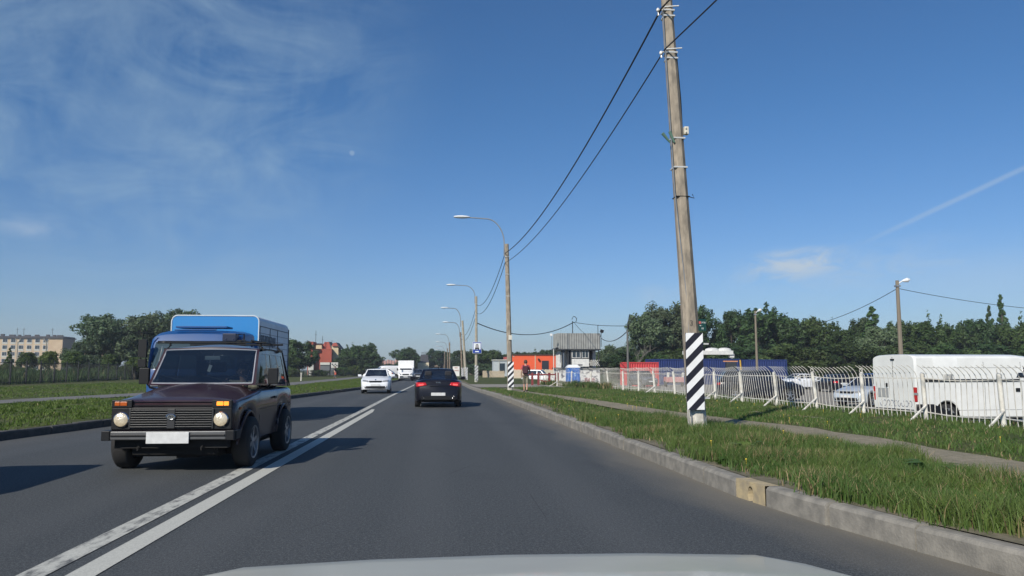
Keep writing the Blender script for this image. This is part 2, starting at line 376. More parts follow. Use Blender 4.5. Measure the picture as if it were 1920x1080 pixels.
# yellow kerb stone with a drain hole
t = thing('drain_kerb_stone', 'yellow sandstone kerb block with a round drain hole among grey kerb stones', 'kerb stone', (0, 0, 0))
b = MB(); ya, yb = 7.80, 8.415; x0, x1 = lerp(KR, ya)-.01, lerp(KR, yb)-.01; n = 14
def kx(y): return x0+(x1-x0)*(y-ya)/(yb-ya)
hy, hz, hr = 8.10, .07, .06
ring = [(hy+hr*math.cos(a), hz+hr*math.sin(a)*1.5) for a in [math.pi*2*k/16 for k in range(16)]]
outer = [(ya if math.cos(a) < 0 else yb) if abs(math.cos(a)) > abs(math.sin(a)) else hy+(.2*math.cos(a)) for a in [math.pi*2*k/16 for k in range(16)]]
def sq(a):
    ca, sa = math.cos(a), math.sin(a); k = 1/max(abs(ca)/1, abs(sa)/1); return (ca*k, sa*k)
out = []
for k in range(16):
    u, v = sq(math.pi*2*k/16); out.append((hy+(u*(hy-ya) if u < 0 else u*(yb-hy)), (hz+v*(.205-hz)) if v > 0 else hz+v*(hz+.08)))
vs = [(kx(p[0]), p[0], p[1]) for p in out]+[(kx(p[0]), p[0], p[1]) for p in ring]+[(kx(p[0])+.14, p[0], p[1]) for p in ring]
fs = [(k, (k+1) % 16, 16+(k+1) % 16, 16+k) for k in range(16)]+[(16+k, 16+(k+1) % 16, 32+(k+1) % 16, 32+k) for k in range(16)]+[tuple(32+k for k in range(16))]
b.add(vs, fs)
b.add([(kx(ya), ya, .205), (kx(yb), yb, .205), (kx(yb)+.17, yb, .205), (kx(ya)+.17, ya, .205), (kx(yb)+.17, yb, -.08), (kx(ya)+.17, ya, -.08)], [(0, 1, 2, 3), (3, 2, 4, 5)])
b.build('stone_block', KSY, t)

# ---------------------------------------------------------------- grass (stuff)
def leafmat(name, c1, c2, c3=None, trans=.35, scale=.6):
    m = bpy.data.materials.new(name); m.use_nodes = True; T = NT(m.node_tree); T.n.clear()
    g = T.node('ShaderNodeNewGeometry'); pos = g.outputs['Position']; rp = g.outputs['Random Per Island']
    c = T.mix(T.map(T.noise(pos, scale, 3), .35, .65), c1, c2)
    if c3: c = T.mix(T.map(rp, .6, 1), c, c3)
    c = T.mix(T.math('MULTIPLY', rp, .4), c, tuple(q*.5 for q in c1))
    orn = T.node('ShaderNodeObjectInfo').outputs['Random']; hs_ = T.node('ShaderNodeHueSaturation', i_Color=c, i_Value=T.map(orn, 0, 1, .72, 1.22), i_Hue=T.map(T.math('FRACT', T.math('MULTIPLY', orn, 7.3)), 0, 1, .475, .515)) if not name.startswith(('grass', 'lawn', 'dry')) else None
    if hs_: c = hs_.outputs[0]
    d = T.node('ShaderNodeBsdfPrincipled', i_Base_Color=c); d.inputs['Roughness'].default_value = .6; d.inputs['Specular IOR Level'].default_value = .3
    tr = T.node('ShaderNodeBsdfTranslucent', i_Color=c); ms = T.node('ShaderNodeMixShader'); ms.inputs[0].default_value = trans
    T.l.new(d.outputs[0], ms.inputs[1]); T.l.new(tr.outputs[0], ms.inputs[2])
    T.l.new(ms.outputs[0], T.node('ShaderNodeOutputMaterial').inputs[0]); MATS[name] = m; return m
M_BL = leafmat('grass_blades', (.07, .145, .032), (.13, .195, .045), (.18, .20, .075), .35, 1.3)
M_BLL = leafmat('lawn_blades', (.085, .15, .022), (.13, .19, .035), (.14, .19, .05), .35, .4)
M_STRAW = leafmat('dry_stalks', (.30, .24, .12), (.36, .28, .16), None, .25)
M_FLY = mat('yellow_flower', (.7, .5, .05), .6)
def blades(name, pts, h, w, mats, lean=.35, straw=0, seed=1, hs=None, parent=None):
    rg = np.random.default_rng(seed); n = len(pts)
    hh = h*(.45+.8*rg.random(n)) if hs is None else hs*(.5+.7*rg.random(n))
    X_, Y_ = pts[:, 0], pts[:, 1]; pat = .5+.25*np.sin(X_*2.3+Y_*1.1+2*np.sin(Y_*.7))+.25*np.sin(X_*.9-Y_*2.9+1.5*np.sin(X_*1.9)); hh = hh*(.5+.95*pat)
    a = rg.random(n)*2*np.pi; la = rg.random(n)*2*np.pi; ll = lean*rg.random(n)*hh
    side = np.stack([np.cos(a), np.sin(a), np.zeros(n)], 1)*(w*(.6+.8*rg.random(n)))[:, None]/2
    ld = np.stack([np.cos(la), np.sin(la), np.zeros(n)], 1)*ll[:, None]
    up = np.zeros((n, 3)); up[:, 2] = hh
    p0 = pts-side; p1 = pts+side; m0 = pts+ld*.35+up*.55-side*.75; m1 = pts+ld*.35+up*.55+side*.75; tp = pts+ld*1.3+up
    V = np.stack([p0, p1, m1, m0, tp-side*.12, tp+side*.12], 1).reshape(-1, 3)
    k = np.arange(n)[:, None]*6
    F = np.concatenate([k+np.array([0, 1, 2, 3]), k+np.array([3, 2, 5, 4])], 1).reshape(-1, 4)
    st = straw*(.3+2.2*np.clip(np.sin(X_*1.3+Y_*.83)*np.sin(Y_*1.9-X_), 0, 1)); mi = np.repeat((rg.random(n) < st).astype(int), 2)
    return np_mesh(name, V, F, mats, mi, parent)
def scatter(n, y0, y1, fa, fb, z, seed, clump=.0, pw=1):
    rg = np.random.default_rng(seed); y = y0+(y1-y0)*rg.random(n)**pw; t = rg.random(n)
    if clump:
        kx_ = np.floor(rg.random(n)*max(1, n/18)); r2 = np.random.default_rng(seed+1); m = int(max(1, n/18))+1
        cy_ = y0+(y1-y0)*r2.random(m)**pw; ct = r2.random(m); kx_ = kx_.astype(int)
        y = cy_[kx_]+rg.normal(0, clump, n); t = ct[kx_]
    xa = np.array([fa(v) for v in y]); xb = np.array([fb(v) for v in y]); x = xa+(xb-xa)*t
    if clump: x = x+rg.normal(0, clump, n); x = np.clip(x, xa-.08, xb+.1)
    return np.stack([x, y, np.full(n, z)], 1)
kr = lambda y: lerp(KR, y)+.28+.12*math.sin(y*1.7)+.08*math.sin(y*4.1)
pf = lambda y: lerp(PF, y)-.32
pg = lambda y: lerp(PG, y)+.05
P = np.concatenate([scatter(30000, 4.2, 10, kr, pf, .2, 11, .07), scatter(26000, 9.5, 20, kr, pf, .2, 12, .09), scatter(16000, 4.2, 16, kr, pf, .2, 13), scatter(1500, 4.2, 22, lambda y: lerp(KR, y)+.13, lambda y: lerp(KR, y)+.6, .2, 33, .05)])
tag(blades('tall_grass', P, .155, .010, [M_BL, M_STRAW], .6, .13, 3), kind='stuff', label='tall green roadside grass with dry stalks behind the right kerb', cat='grass')
P = np.concatenate([scatter(9000, 19, 50, kr, pf, .2, 14, .15), scatter(22000, 7, 20, pg, lambda y: 12.6, .2, 15, .1), scatter(30000, 19, 36, pg, lambda y: 12.6, .2, 16, .12), scatter(16000, 35, 52, pg, lambda y: 12.6, .2, 17, .16)])
tag(blades('verge_grass', P, .10, .018, [M_BL, M_STRAW], .7, .08, 4), kind='stuff', label='shorter green grass between the dirt path and the white fence', cat='grass')
P = np.concatenate([scatter(26000, 15.5, 34, lambda y: lerp(LP, y)+1.45, lambda y: lerp(KL, y)-.2, .15, 18, .12), scatter(34000, 20, 75, lambda y: lerp(LP, y)-18, lambda y: lerp(LP, y)-1.4, .15, 19, .2, 1), scatter(26000, 33, 110, lambda y: lerp(LP, y)+1.45, lambda y: lerp(KL, y)-.2, .15, 20, .2)])
tag(blades('lawn_grass', P, .085, .03, [M_BLL, M_STRAW], .8, .02, 5), kind='stuff', label='green lawn strips on the left of the road', cat='grass')
P = scatter(260, 6, 34, kr, lambda y: 12.2, .2, 21)
P[:, 2] += .12
b = MB()
for p in P[:55]:
    b.lathe([(0, .010), (.012, .008), (.015, 0), (0, -.008)], 6, 'z', tuple(p)); b.tube([p-np.array([0, 0, .16]), p], .0025, 4)
tag(b.build('small_flowers', M_FLY), kind='stuff', label='tiny yellow flowers dotted through the right verge', cat='flowers')
# weeds: broad-leaved clump on kerb edge
def weed(px, Y, n, r, seed, lab):
    rg = random.Random(seed); b = MB(); c = Vector((px, Y, .19))
    for i in range(n):
        a = rg.uniform(0, 6.28); L = r*rg.uniform(.5, 1); u = Vector((math.cos(a), math.sin(a), 0)); s_ = Vector((-u.y, u.x, 0))*L*.2
        e = rg.uniform(.1, .9); p1 = c+u*L*.5+Vector((0, 0, L*.55*e)); p2 = c+u*L+Vector((0, 0, L*.5*e))
        b.add([c, p1-s_, p2, p1+s_], [(0, 1, 2, 3)])
    return tag(b.build('weed_plant', M_BL), lab, 'weed', 'broad leaved weeds on the right verge')
weed(3.75, 9.6, 60, .26, 1, 'low broad-leaved weed spilling onto the kerb beyond the yellow kerb stone')
weed(5.6, 8.3, 90, .4, 2, 'dark broad-leaved weed clump in the tall grass near the path')
weed(4.6, 11.2, 70, .34, 3, 'dark leafy weed in the middle of the tall roadside grass')

# ---------------------------------------------------------------- vehicles
class Car:
    """body lofted from stations; local frame: nose at y=0 looking to -y, tail at y=L, origin on the ground"""
    def __init__(s, root, L, hw, zb, zs, zc, ya, yb, wr, arch=.06, rs=.06, sides=(.35, .7), bulge=.012):
        s.root, s.L, s.hw, s.zb, s.zs, s.zc, s.ya, s.yb, s.wr, s.ar = root, L, hw, zb, zs, zc, ya, yb, wr, wr+arch
        s.rs, s.bulge = rs, bulge
    def ring(s, y, arch=True):
        hw, zb, zs, zc = lerp(s.hw, y), lerp(s.zb, y), lerp(s.zs, y), lerp(s.zc, y)
        if arch:
            for w in (s.ya, s.yb):
                d = abs(y-w)
                if d < s.ar: zb = max(zb, s.wr+math.sqrt(max(0, s.ar**2-d*d)))
        zb = min(zb, zs-.05); r = s.rs
        return [(hw-.04, zb), (hw-.012, zb+.035), (hw+s.bulge*.6, zb+(zs-zb)*.4), (hw+s.bulge, zb+(zs-zb)*.68), (hw-r*.12, zs-r*.9), (hw-r*.5, zs-r*.35), (hw-r*1.3, zs), (hw*.72, zs+(zc-zs)*.62), (hw*.38, zs+(zc-zs)*.9), (0, zc)]
    def body(s, m, name='body', ncap=True, step=.1):
        ys = set([0, s.L]); k = int(s.L/step)
        for tab in (s.hw, s.zs, s.zc, s.zb):
            for y, _ in tab:
                if 0 <= y <= s.L: ys.add(round(y, 4))
        for i in range(k+1): ys.add(round(s.L*i/k, 4))
        for w in (s.ya, s.yb):
            for q in (-.9999, -.985, -.94, -.85, -.7, -.5, -.25, 0, .25, .5, .7, .85, .94, .985, .9999): ys.add(round(w+s.ar*q, 5))
            ys.add(w-s.ar-.002); ys.add(w+s.ar+.002)
        b = MB(); P = []
        for y in sorted(q for q in ys if 0 <= q <= s.L):
            h = s.ring(y); P.append([(x, y, z) for x, z in h]+[(-x, y, z) for x, z in reversed(h[:-1])])
        b.grid(P)
        n = len(P[0]); tot = len(P)
        b.f.append(tuple(range(n-1, -1, -1))); b.m.append(0)
        b.f.append(tuple((tot-1)*n+k for k in range(n))); b.m.append(0)
        o = b.build(name, m, s.root, smooth=True, ang=32)
        u = MB(); zt = s.wr+s.ar-.05; hwm = lerp(s.hw, s.L/2)
        u.box((0, s.L/2, (.2+zt)/2), (2*(hwm-.27), s.L-.5, zt-.2)); u.build('underbody', DARK, s.root)
        return o
    def sx(s, y, z):
        h = s.ring(y, False)[:7]
        for (x0, z0), (x1, z1) in zip(h, h[1:]):
            if z0 <= z <= z1: return x0+(x1-x0)*(z-z0)/max(1e-6, z1-z0)
        return h[0][0] if z < h[0][1] else h[-1][0]
    def top(s, x, y):
        h = s.ring(y, False)[4:]; x = abs(x)
        for (x0, z0), (x1, z1) in zip(h, h[1:]):
            if x1 <= x <= x0: return z0+(z1-z0)*(x0-x)/max(1e-6, x0-x1)
        return -1
    def inside(s, x, y, z):
        h = s.ring(y, False)
        if z > h[-1][1] or z < h[0][1]-.3: return False
        return abs(x) <= s.sx(y, z) if z <= h[6][1] else z <= s.top(x, y)
    def ey(s, x, z, end):
        """y of the outer skin at (x, z), seen from the nose (end=-1) or the tail (end=1)"""
        N = 160; d = min(1.9, s.L/2)
        for i in range(N):
            t = d*i/N; y = t if end < 0 else s.L-t
            if s.inside(x, y, z): return y
        return None
    def patch(s, b, c4, end, off=.008, nu=6, nv=4, m=0):
        """4 corners in (x, z) laid onto nose or tail"""
        P = []; last = 0 if end < 0 else s.L
        for i in range(nu+1):
            row = []
            for j in range(nv+1):
                u, v = i/nu, j/nv
                x = (c4[0][0]*(1-u)+c4[1][0]*u)*(1-v)+(c4[3][0]*(1-u)+c4[2][0]*u)*v
                z = (c4[0][1]*(1-u)+c4[1][1]*u)*(1-v)+(c4[3][1]*(1-u)+c4[2][1]*u)*v
                y = s.ey(x, z, end)
                if y is None: y = last
                last = y; row.append((x, y+off*end, z))
            P.append(row)
        k = len(b.v); b.grid(P, m)
        return b
    def lamp(s, name, c4, end, m, off=.012, mirror=True, **kw):
        for sg in ((1, -1) if mirror else (1,)):
            b = MB(); s.patch(b, [(sg*x, z) for x, z in c4], end, off, **kw); b.build(name, m, s.root, smooth=True, solid=.02)
    def sidepatch(s, name, pts, m, off=.006, sides=(1, -1), solid=.01, parent=None, nv=4):
        """quad (y,z)x4 on the flank"""
        os_ = []
        for sg in sides:
            b = MB(); P = []
            for i in range(5):
                row = []
                for j in range(nv+1):
                    u, v = i/4, j/nv
                    y = (pts[0][0]*(1-u)+pts[1][0]*u)*(1-v)+(pts[3][0]*(1-u)+pts[2][0]*u)*v
                    z = (pts[0][1]*(1-u)+pts[1][1]*u)*(1-v)+(pts[3][1]*(1-u)+pts[2][1]*u)*v
                    row.append((sg*(s.sx(y, z)+off), y, z))
                P.append(row)
            b.grid(P); os_.append(b.build(name, m, parent or s.root, smooth=True, solid=solid))
        return os_
    def seam(s, pts, m=None, r=.004, b=None, sg=1):
        return b.tube([(sg*(s.sx(y, z)+.001), y, z) for y, z in pts], r, 4)
    def wheels(s, rim=ALLOY, spokes=5, w=.2, x=None):
        for yw in (s.ya, s.yb):
            for sg in (1, -1):
                xo = sg*((x or lerp(s.hw, yw))-w/2-.005)
                b = MB(); r = s.wr
                b.lathe([(r*.62, -w/2), (r*.9, -w/2), (r*.975, -w*.42), (r, -w*.3), (r, w*.3), (r*.975, w*.42), (r*.9, w/2), (r*.62, w/2)], 28, 'x')
                for k in range(0): pass
                t = b.build('wheel', RUBBER, s.root, smooth=True, loc=(xo, yw, r))
                b = MB(); f = sg*w/2
                b.lathe([(r*.66, f*1.02), (r*.60, f*.98), (r*.58, f*.3)], 24, 'x')
                b.lathe([(r*.58, f*.35), (.01, f*.35)], 24, 'x', m=1)
                b.lathe([(r*.17, f*.3), (r*.16, f*.85), (.01, f*.9)], 12, 'x')
                for k in range(spokes):
                    a = 2*math.pi*k/spokes+.3; c = (f*.72, math.cos(a)*r*.37, math.sin(a)*r*.37)
                    b.box(c, (w*.12, r*.5, r*.15), (a, 0, 0))
                b.build('rim', [rim, DARK], t, smooth=True)
    def panel(s, frame, gname, c, hole, bulge, gm, pm, n=8, goff=-.006, trim=None, tc=0):
        c = [Vector(q) for q in c]; nr = (c[1]-c[0]).cross(c[3]-c[0]).normalized()*bulge
        def p(u, v): return (c[0]*(1-u)+c[1]*u)*(1-v)+(c[3]*(1-u)+c[2]*u)*v+nr*(1-(2*u-1)**2)*(1-(2*v-1)**2)+Vector((0, 0, tc*(1-(2*u-1)**2)*v))
        u0, u1, v0, v1 = hole
        us = [0]+[u0+(u1-u0)*i/n for i in range(n+1)]+[1]; vs = [0]+[v0+(v1-v0)*i/n for i in range(n+1)]+[1]
        k = len(frame.v); N = len(vs)
        frame.v += [tuple(p(u, v)) for u in us for v in vs]
        for i in range(len(us)-1):
            for j in range(len(vs)-1):
                if i in (0, len(us)-2) or j in (0, len(vs)-2):
                    frame.f.append((k+i*N+j, k+(i+1)*N+j, k+(i+1)*N+j+1, k+i*N+j+1)); frame.m.append(0)
        g = MB(); off = nr.normalized()*goff if bulge else Vector((0, 0, 0))
        g.grid([[p(u, v)+off for v in vs[1:-1]] for u in us[1:-1]])
        o = g.build(gname, gm, s.root, smooth=True)
        if trim:
            path = [p(u, v0) for u in us[1:-1]]+[p(u1, v) for v in vs[2:-1]]+[p(u, v1) for u in reversed(us[1:-2])]+[p(u0, v) for v in reversed(vs[1:-2])]
            tb = MB(); tb.tube([q-off*.5 for q in path], trim[1], 5, cap=False); tb.build('window_trim', trim[0], s.root, smooth=True)
        return o
    def cabin(s, pm, A, T, Rr, D, yB, gm=None, crown=.035, trim=None, rear_hole=(.07, .93, .12, .9), quarter=None, lean=.0, wb=.9, front_hole=(.045, .955, .04, .93), roofm=None, gs=None):
        """A, T, Rr, D = (y, half width, z) for cowl, roof front, roof rear, deck"""
        gm = gm or GLASS; gs = gs or gm; f = MB()
        P = lambda q, sg: (sg*q[1], q[0], q[2])
        s.panel(f, 'windshield', [P(A, 1), P(A, -1), P(T, -1), P(T, 1)], front_hole, .05, gm, pm, trim=trim, tc=crown*.35)
        s.panel(f, 'rear_window', [P(D, -1), P(D, 1), P(Rr, 1), P(Rr, -1)], rear_hole, .05, gs, pm, tc=crown*.35)
        tb = (yB-T[0])/(Rr[0]-T[0]); rb = (yB, T[1]*(1-tb)+Rr[1]*tb, T[2]*(1-tb)+Rr[2]*tb)
        tl = (yB-A[0])/(D[0]-A[0]); lb = (yB, max(A[1], D[1])+.005, A[2]*(1-tl)+D[2]*tl)
        for sg in (1, -1):
            q = [P(A, sg), P(lb, sg), P(rb, sg), P(T, sg)]; r = [P(lb, sg), P(D, sg), P(Rr, sg), P(rb, sg)]
            if sg < 0: q = [q[1], q[0], q[3], q[2]]; r = [r[1], r[0], r[3], r[2]]
            h = (.14, .955, .04, .87); h2 = (.05, .8, .04, .87)
            if sg < 0: h = (1-h[1], 1-h[0], h[2], h[3]); h2 = (1-h2[1], 1-h2[0], h2[2], h2[3])
            s.panel(f, 'side_window', q, h, .015, gs, pm); s.panel(f, 'side_window', r, h2, .015, gs, pm)
        f.build('pillars', pm, s.root, smooth=True, ang=30)
        b = MB(); n = 8; G = []
        for i in range(n+1):
            u = i/n; y = T[0]*(1-u)+Rr[0]*u; h = T[1]*(1-u)+Rr[1]*u; z = T[2]*(1-u)+Rr[2]*u; row = []
            for j in range(n+1):
                v = j/n*2-1; row.append((v*h, y, z+crown*(1-v*v)*min(1, 4*u*(1-u)+.35)))
            G.append(row)
        b.grid(G); b.build('roof', roofm or pm, s.root, smooth=True)
    def seats(s, y1, y2, zf, x=.38, back=.62):
        for yy in (y1, y2):
            for sg in (1, -1):
                b = MB(); b.box((sg*x, yy, zf+.1), (.5, .5, .2)); b.box((sg*x, yy+.27, zf+.2+back/2), (.48, .14, back), (-.15, 0, 0)); b.box((sg*x, yy+.34, zf+.26+back+.08), (.26, .1, .18))
                b.build('seat', INTER, s.root, bevel=.04)
    def mirrors(s, y, z, m=BLACKP, size=(.2, .1, .13), x=None, arm=.1):
        for sg in (1, -1):
            xx = (x or s.sx(y, z-.12))
            b = MB(); b.box((sg*(xx+arm+size[0]/2-.03), y, z), size); b.box((sg*(xx+arm/2), y, z-.03), (arm+.06, .04, .04))
            b.build('mirror', m, s.root, bevel=.03)
    def plate(s, z, end, w=.52, h=.112, x=0, off=.03):
        y = s.ey(x, z, end); b = MB(); b.box((x, (0 if y is None else y)+off*end, z), (w, .012, h)); b.build('licence_plate', PLATE, s.root, bevel=.003)

def modern(root, pm, L=4.4, H=1.46, W=.86, rimm=ALLOY, hatch=False, spokes=5, rear=REDD, lit=False, front_detail=True, rear_detail=True, suv=False, belt=.96):
    up = .12 if suv else 0; b0 = belt+up; wr = .36 if suv else .32; sill = .2+up
    yd = L-.12 if hatch or suv else L-.62
    c = Car(root, L,
        [(0, W*.70), (.06, W*.82), (.2, W*.92), (.45, W*.975), (.9, W), (L-.9, W), (L-.4, W*.97), (L-.12, W*.9), (L, W*.8)],
        [(0, sill+.06), (.3, sill), (L-.3, sill+.02), (L, sill+.1)],
        [(0, b0-.42), (.05, b0-.30), (.15, b0-.22), (.6, b0-.12), (1.15, b0-.04), (1.5, b0), (L-.7, b0+.02), (L-.2, b0), (L-.06, b0-.06), (L, b0-.16)],
        [(0, b0-.40), (.05, b0-.26), (.15, b0-.17), (.6, b0-.04), (1.15, b0+.05), (1.5, b0+.05), (L-.7, b0+.07), (L-.25, b0+.09), (L-.08, b0+.03), (L, b0-.14)],
        .85, L-.85-(.1 if not hatch else .0), wr, rs=.07, bulge=.015)
    c.body(pm)
    A = (1.12, W*.86, b0+.01); T_ = (1.85, W*.68, H-.05); Rr = ((L-.75 if hatch else L-1.45) if not suv else L-.55, W*.66, H-.06); D = (yd, W*.84, b0+.04)
    c.cabin(pm, A, T_, Rr, D, 2.25)
    c.seats(2.1, 3.0, .3+up); c.wheels(rimm, spokes)
    c.mirrors(1.45, b0+.08, m=pm)
    if front_detail:
        z = b0-.26
        c.lamp('headlight', [(W*.45, z-.04), (W*.86, z-.01), (W*.88, z+.09), (W*.5, z+.05)], -1, HEAD)
        b = MB(); c.patch(b, [(-W*.4, z-.06), (W*.4, z-.06), (W*.46, z+.04), (-W*.46, z+.04)], -1, .01); b.build('grille', BLACKP, root, solid=.02)
        b = MB(); c.patch(b, [(-W*.7, sill+.1), (W*.7, sill+.08), (W*.78, sill+.24), (-W*.78, sill+.24)], -1, .01); b.build('lower_grille', BLACKP, root, solid=.02)
        c.plate(sill+.30, -1)
    if rear_detail:
        z = b0-.12
        c.lamp('tail_light', [(W*.5, z-.08), (W*.9, z-.09), (W*.9, z+.05), (W*.52, z+.05)], 1, rear)
        c.plate(z-.12 if hatch else sill+.3, 1)
    for sg in (1, -1):
        b = MB()
        for y in (1.25, 2.28, L-1.25): c.seam([(y, sill+.12), (y, b0-.3), (y+.02, b0-.05)], b=b, sg=sg)
        for y in (2.05, 3.02): b.box((sg*(c.sx(y, b0-.17)+.012), y, b0-.17), (.02, .17, .025))
        b.build('door_trim', BLACKP, root)
    return c

# ---- plum boxy off-road hatchback, oncoming
P_PLUM = paint('plum_paint', (.028, .011, .018), .08, .24, 0, .3, .4)
root = thing('parked_car', '', 'car'); root.name = 'offroad_car'
tag(root, 'dark plum boxy off-road car with black roof rack, nearest oncoming vehicle', 'car')
root.location = (-3.58, 11.05, 0); root.rotation_euler = (0, 0, R(-1.6))
c = Car(root, 3.72,
    [(0, .795), (.03, .815), (.12, .835), (.5, .84), (1.2, .84), (3.0, .84), (3.6, .82), (3.72, .80)],
    [(0, .5), (.02, .46), (.3, .42), (.9, .33), (2.6, .33), (3.4, .45), (3.72, .5)],
    [(0, .93), (.03, .955), (.12, .975), (1.2, 1.06), (1.35, 1.08), (3.5, 1.08), (3.66, 1.06), (3.72, .98)],
    [(0, .935), (.03, .98), (.12, 1.01), (.6, 1.11), (1.2, 1.20), (1.35, 1.16), (3.5, 1.10), (3.66, 1.08), (3.72, 1.0)],
    .66, 2.88, .36, arch=.075, rs=.045, bulge=.008)
c.body(P_PLUM)
A = (1.16, .80, 1.165); T_ = (1.60, .735, 1.725); Rr = (3.25, .72, 1.71); D = (3.62, .775, 1.1)
c.cabin(P_PLUM, A, T_, Rr, D, 2.28, gm=GLASS_CLEAR, gs=GLASS, crown=.085, trim=(TRIM, .014), front_hole=(.03, .97, .05, .955))
c.seats(2.0, 2.85, .5, .36, .6)
b = MB(); b.box((0, 3.0, .85), (1.35, .2, .75)); b.box((0, 3.3, 1.02), (1.4, .5, .05)); b.build('rear_bench', INTER, root, bevel=.03)
c.wheels(ALLOY, 6, .235, .945)
for sg in (1, -1):   # arch lips
    for yw in (c.ya, c.yb):
        pts = []; b = MB()
        for k in range(13):
            a = math.pi*(k/12); yy = yw+math.cos(a)*c.ar; zz = .36+math.sin(a)*c.ar; pts.append((sg*(c.sx(yy, zz)+.012), yy, zz))
        b.tube(pts, .022, 6); b.build('wheel_arch', P_PLUM, root, smooth=True)
b = MB(); b.box((0, -.012, .735), (1.6, .03, .30)); b.build('grille_panel', BLACKP, root, bevel=.012)
g = MB()
for k in range(8): g.box((0, -.04, .625+k*.032), (1.08, .03, .012))
g.box((0, -.045, .735), (.1, .035, .26)); g.box((-.55, -.035, .735), (.02, .03, .27)); g.box((.55, -.035, .735), (.02, .03, .27))
gr = g.build('grille', mat('grille_plastic', (.035, .036, .038), .4), root, bevel=.003)
b = MB(); b.lathe([(.052, 0), (.052, -.012), (.044, -.018), (.040, -.010), (.001, -.010)], 24, 'y', (0, -.062, .76), sx=1.25, sy=.8)
bd = b.build('badge', [CHROME], gr, smooth=True)
b = MB(); b.tube([(-.035, -.075, .752), (-.01, -.077, .748), (.02, -.077, .752), (.037, -.075, .764), (.015, -.077, .776), (0, -.077, .762), (-.014, -.077, .775), (-.024, -.077, .764)], .0045, 5); b.build('emblem', BLACKP, bd)
for sg, lit in ((1, 1), (-1, 1)):
    b = MB(); b.lathe([(.096, 0), (.104, -.02), (.092, -.034)], 28, 'y', (sg*.66, -.03, .725)); h = b.build('headlight', CHROME, root, smooth=True)
    b = MB(); b.lathe([(.092, -.030), (.076, -.045), (.045, -.054), (.001, -.057)], 28, 'y', (sg*.66, -.03, .725)); b.build('lens', HEAD_ON, h, smooth=True)
for sg, mm in ((1, ORANGE_ON), (-1, ORANGEL)):
    b = MB(); b.box((sg*.665, -.012, .935), (.27, .05, .105)); h = b.build('indicator', BLACKP, root, bevel=.008)
    if sg > 0: h['label'] = 'lit orange indicator lamp'
    b = MB(); b.box((sg*.64, -.04, .937), (.09, .012, .055)); b.box((sg*.725, -.036, .937), (.065, .014, .055)); b.build('lens', mm, h, bevel=.004)
b = MB(); b.box((0, -.02, .915), (1.04, .02, .006)); b.box((0, .0, .96), (1.62, .02, .006)); b.build('bonnet_seam', BLACKP, root)
# bumper
BUMP = mat('bumper_alloy', (.12, .123, .128), .5, .5, scale=8)
b = MB(); b.box((0, -.10, .515), (1.52, .07, .115)); bp = b.build('bumper', BUMP, root, bevel=.012)
b = MB()
for sg in (1, -1): b.box((sg*.815, -.075, .515), (.11, .14, .13)); b.box((sg*.86, .03, .515), (.05, .2, .12))
b.box((0, -.138, .515), (1.5, .014, .03)); b.build('bumper_end', BLACKP, bp, bevel=.012)
b = MB(); b.box((0, -.152, .485), (.56, .014, .15)); b.build('licence_plate', PLATE, root, bevel=.004)
b = MB(); b.box((0, .05, .40), (1.5, .1, .13)); b.box((0, .35, .30), (1.1, .5, .12)); b.box((.1, .62, .24), (1.45, .09, .09)); b.box((0.12, .5, .23), (.3, .4, .12)); b.tube([(.42, -.02, .36), (.42, -.06, .34), (.42, -.06, .31)], .015, 6); b.tube([(-.42, -.02, .36), (-.42, -.06, .34), (-.42, -.06, .31)], .015, 6)
b.build('front_axle', DARK, root, bevel=.01)
b = MB(); b.box((0, 1.10, 1.132), (.3, .06, .018)); b.box((-.06, 1.10, 1.143), (.09, .05, .012)); b.box((.06, 1.10, 1.143), (.09, .05, .012)); b.build('air_vent', BLACKP, root, bevel=.004)
for x0, x1 in ((-.12, -.5), (.52, .12)):
    b = MB(); b.tube([(x0, 1.16, 1.145), (x0*.7+x1*.3, 1.22, 1.19), (x1, 1.31, 1.27)], .009, 5); b.tube([(x1+.25, 1.27, 1.225), (x1-.17, 1.345, 1.31)], .011, 5); b.build('wiper', BLACKP, root)
for sg in (1, -1):
    b = MB(); b.box((sg*.985, 1.50, 1.30), (.15, .07, .25)); b.tube([(sg*.82, 1.55, 1.10), (sg*.9, 1.52, 1.12), (sg*.95, 1.50, 1.2)], .018, 6); b.build('mirror', BLACKP, root, bevel=.03)
b = MB()
for y in (1.75, 2.95):
    b.tube([(-.80, y, 1.835), (.80, y, 1.835)], .017, 6)
    for sg in (1, -1):
        b.tube([(sg*.72, y, 1.835), (sg*.70, y, 1.79), (sg*.74, y, 1.74), (sg*.75, y, 1.715)], .018, 6); b.box((sg*.75, y, 1.72), (.06, .14, .04))
for sg in (.62, .5): pass
b.tube([(.58, 1.70, 1.86), (.58, 2.95, 1.86)], .016, 6); b.tube([(.40, 1.72, 1.86), (.40, 2.95, 1.86)], .012, 6)
b.build('roof_rack', BLACKP, root)
for sg in (1, -1): b = MB(); b.tube([(sg*.735, 1.60, 1.725), (sg*.735, 2.4, 1.73), (sg*.72, 3.25, 1.71), (sg*.79, 3.62, 1.11)], .013, 5); b.build('drip_rail', BLACKP, root, smooth=True)
for sg in (1, -1): b = MB(); b.box((sg*.845, .24, .86), (.014, .07, .035)); b.build('side_marker', ORANGEL, root)
for sg in (1, -1):
    b = MB(); c.seam([(1.30, .42), (1.28, .7), (1.26, 1.06)], b=b, sg=sg); c.seam([(2.34, .42), (2.34, 1.07)], b=b, sg=sg); c.seam([(.14, .95), (.6, .985), (1.2, 1.03)], b=b, sg=sg)
    c.seam([(1.25, .80), (2.4, .81), (3.6, .80)], b=b, sg=sg, r=.006)
    b.box((sg*.865, 2.2, .95), (.025, .13, .035)); b.build('door_trim', BLACKP, root)
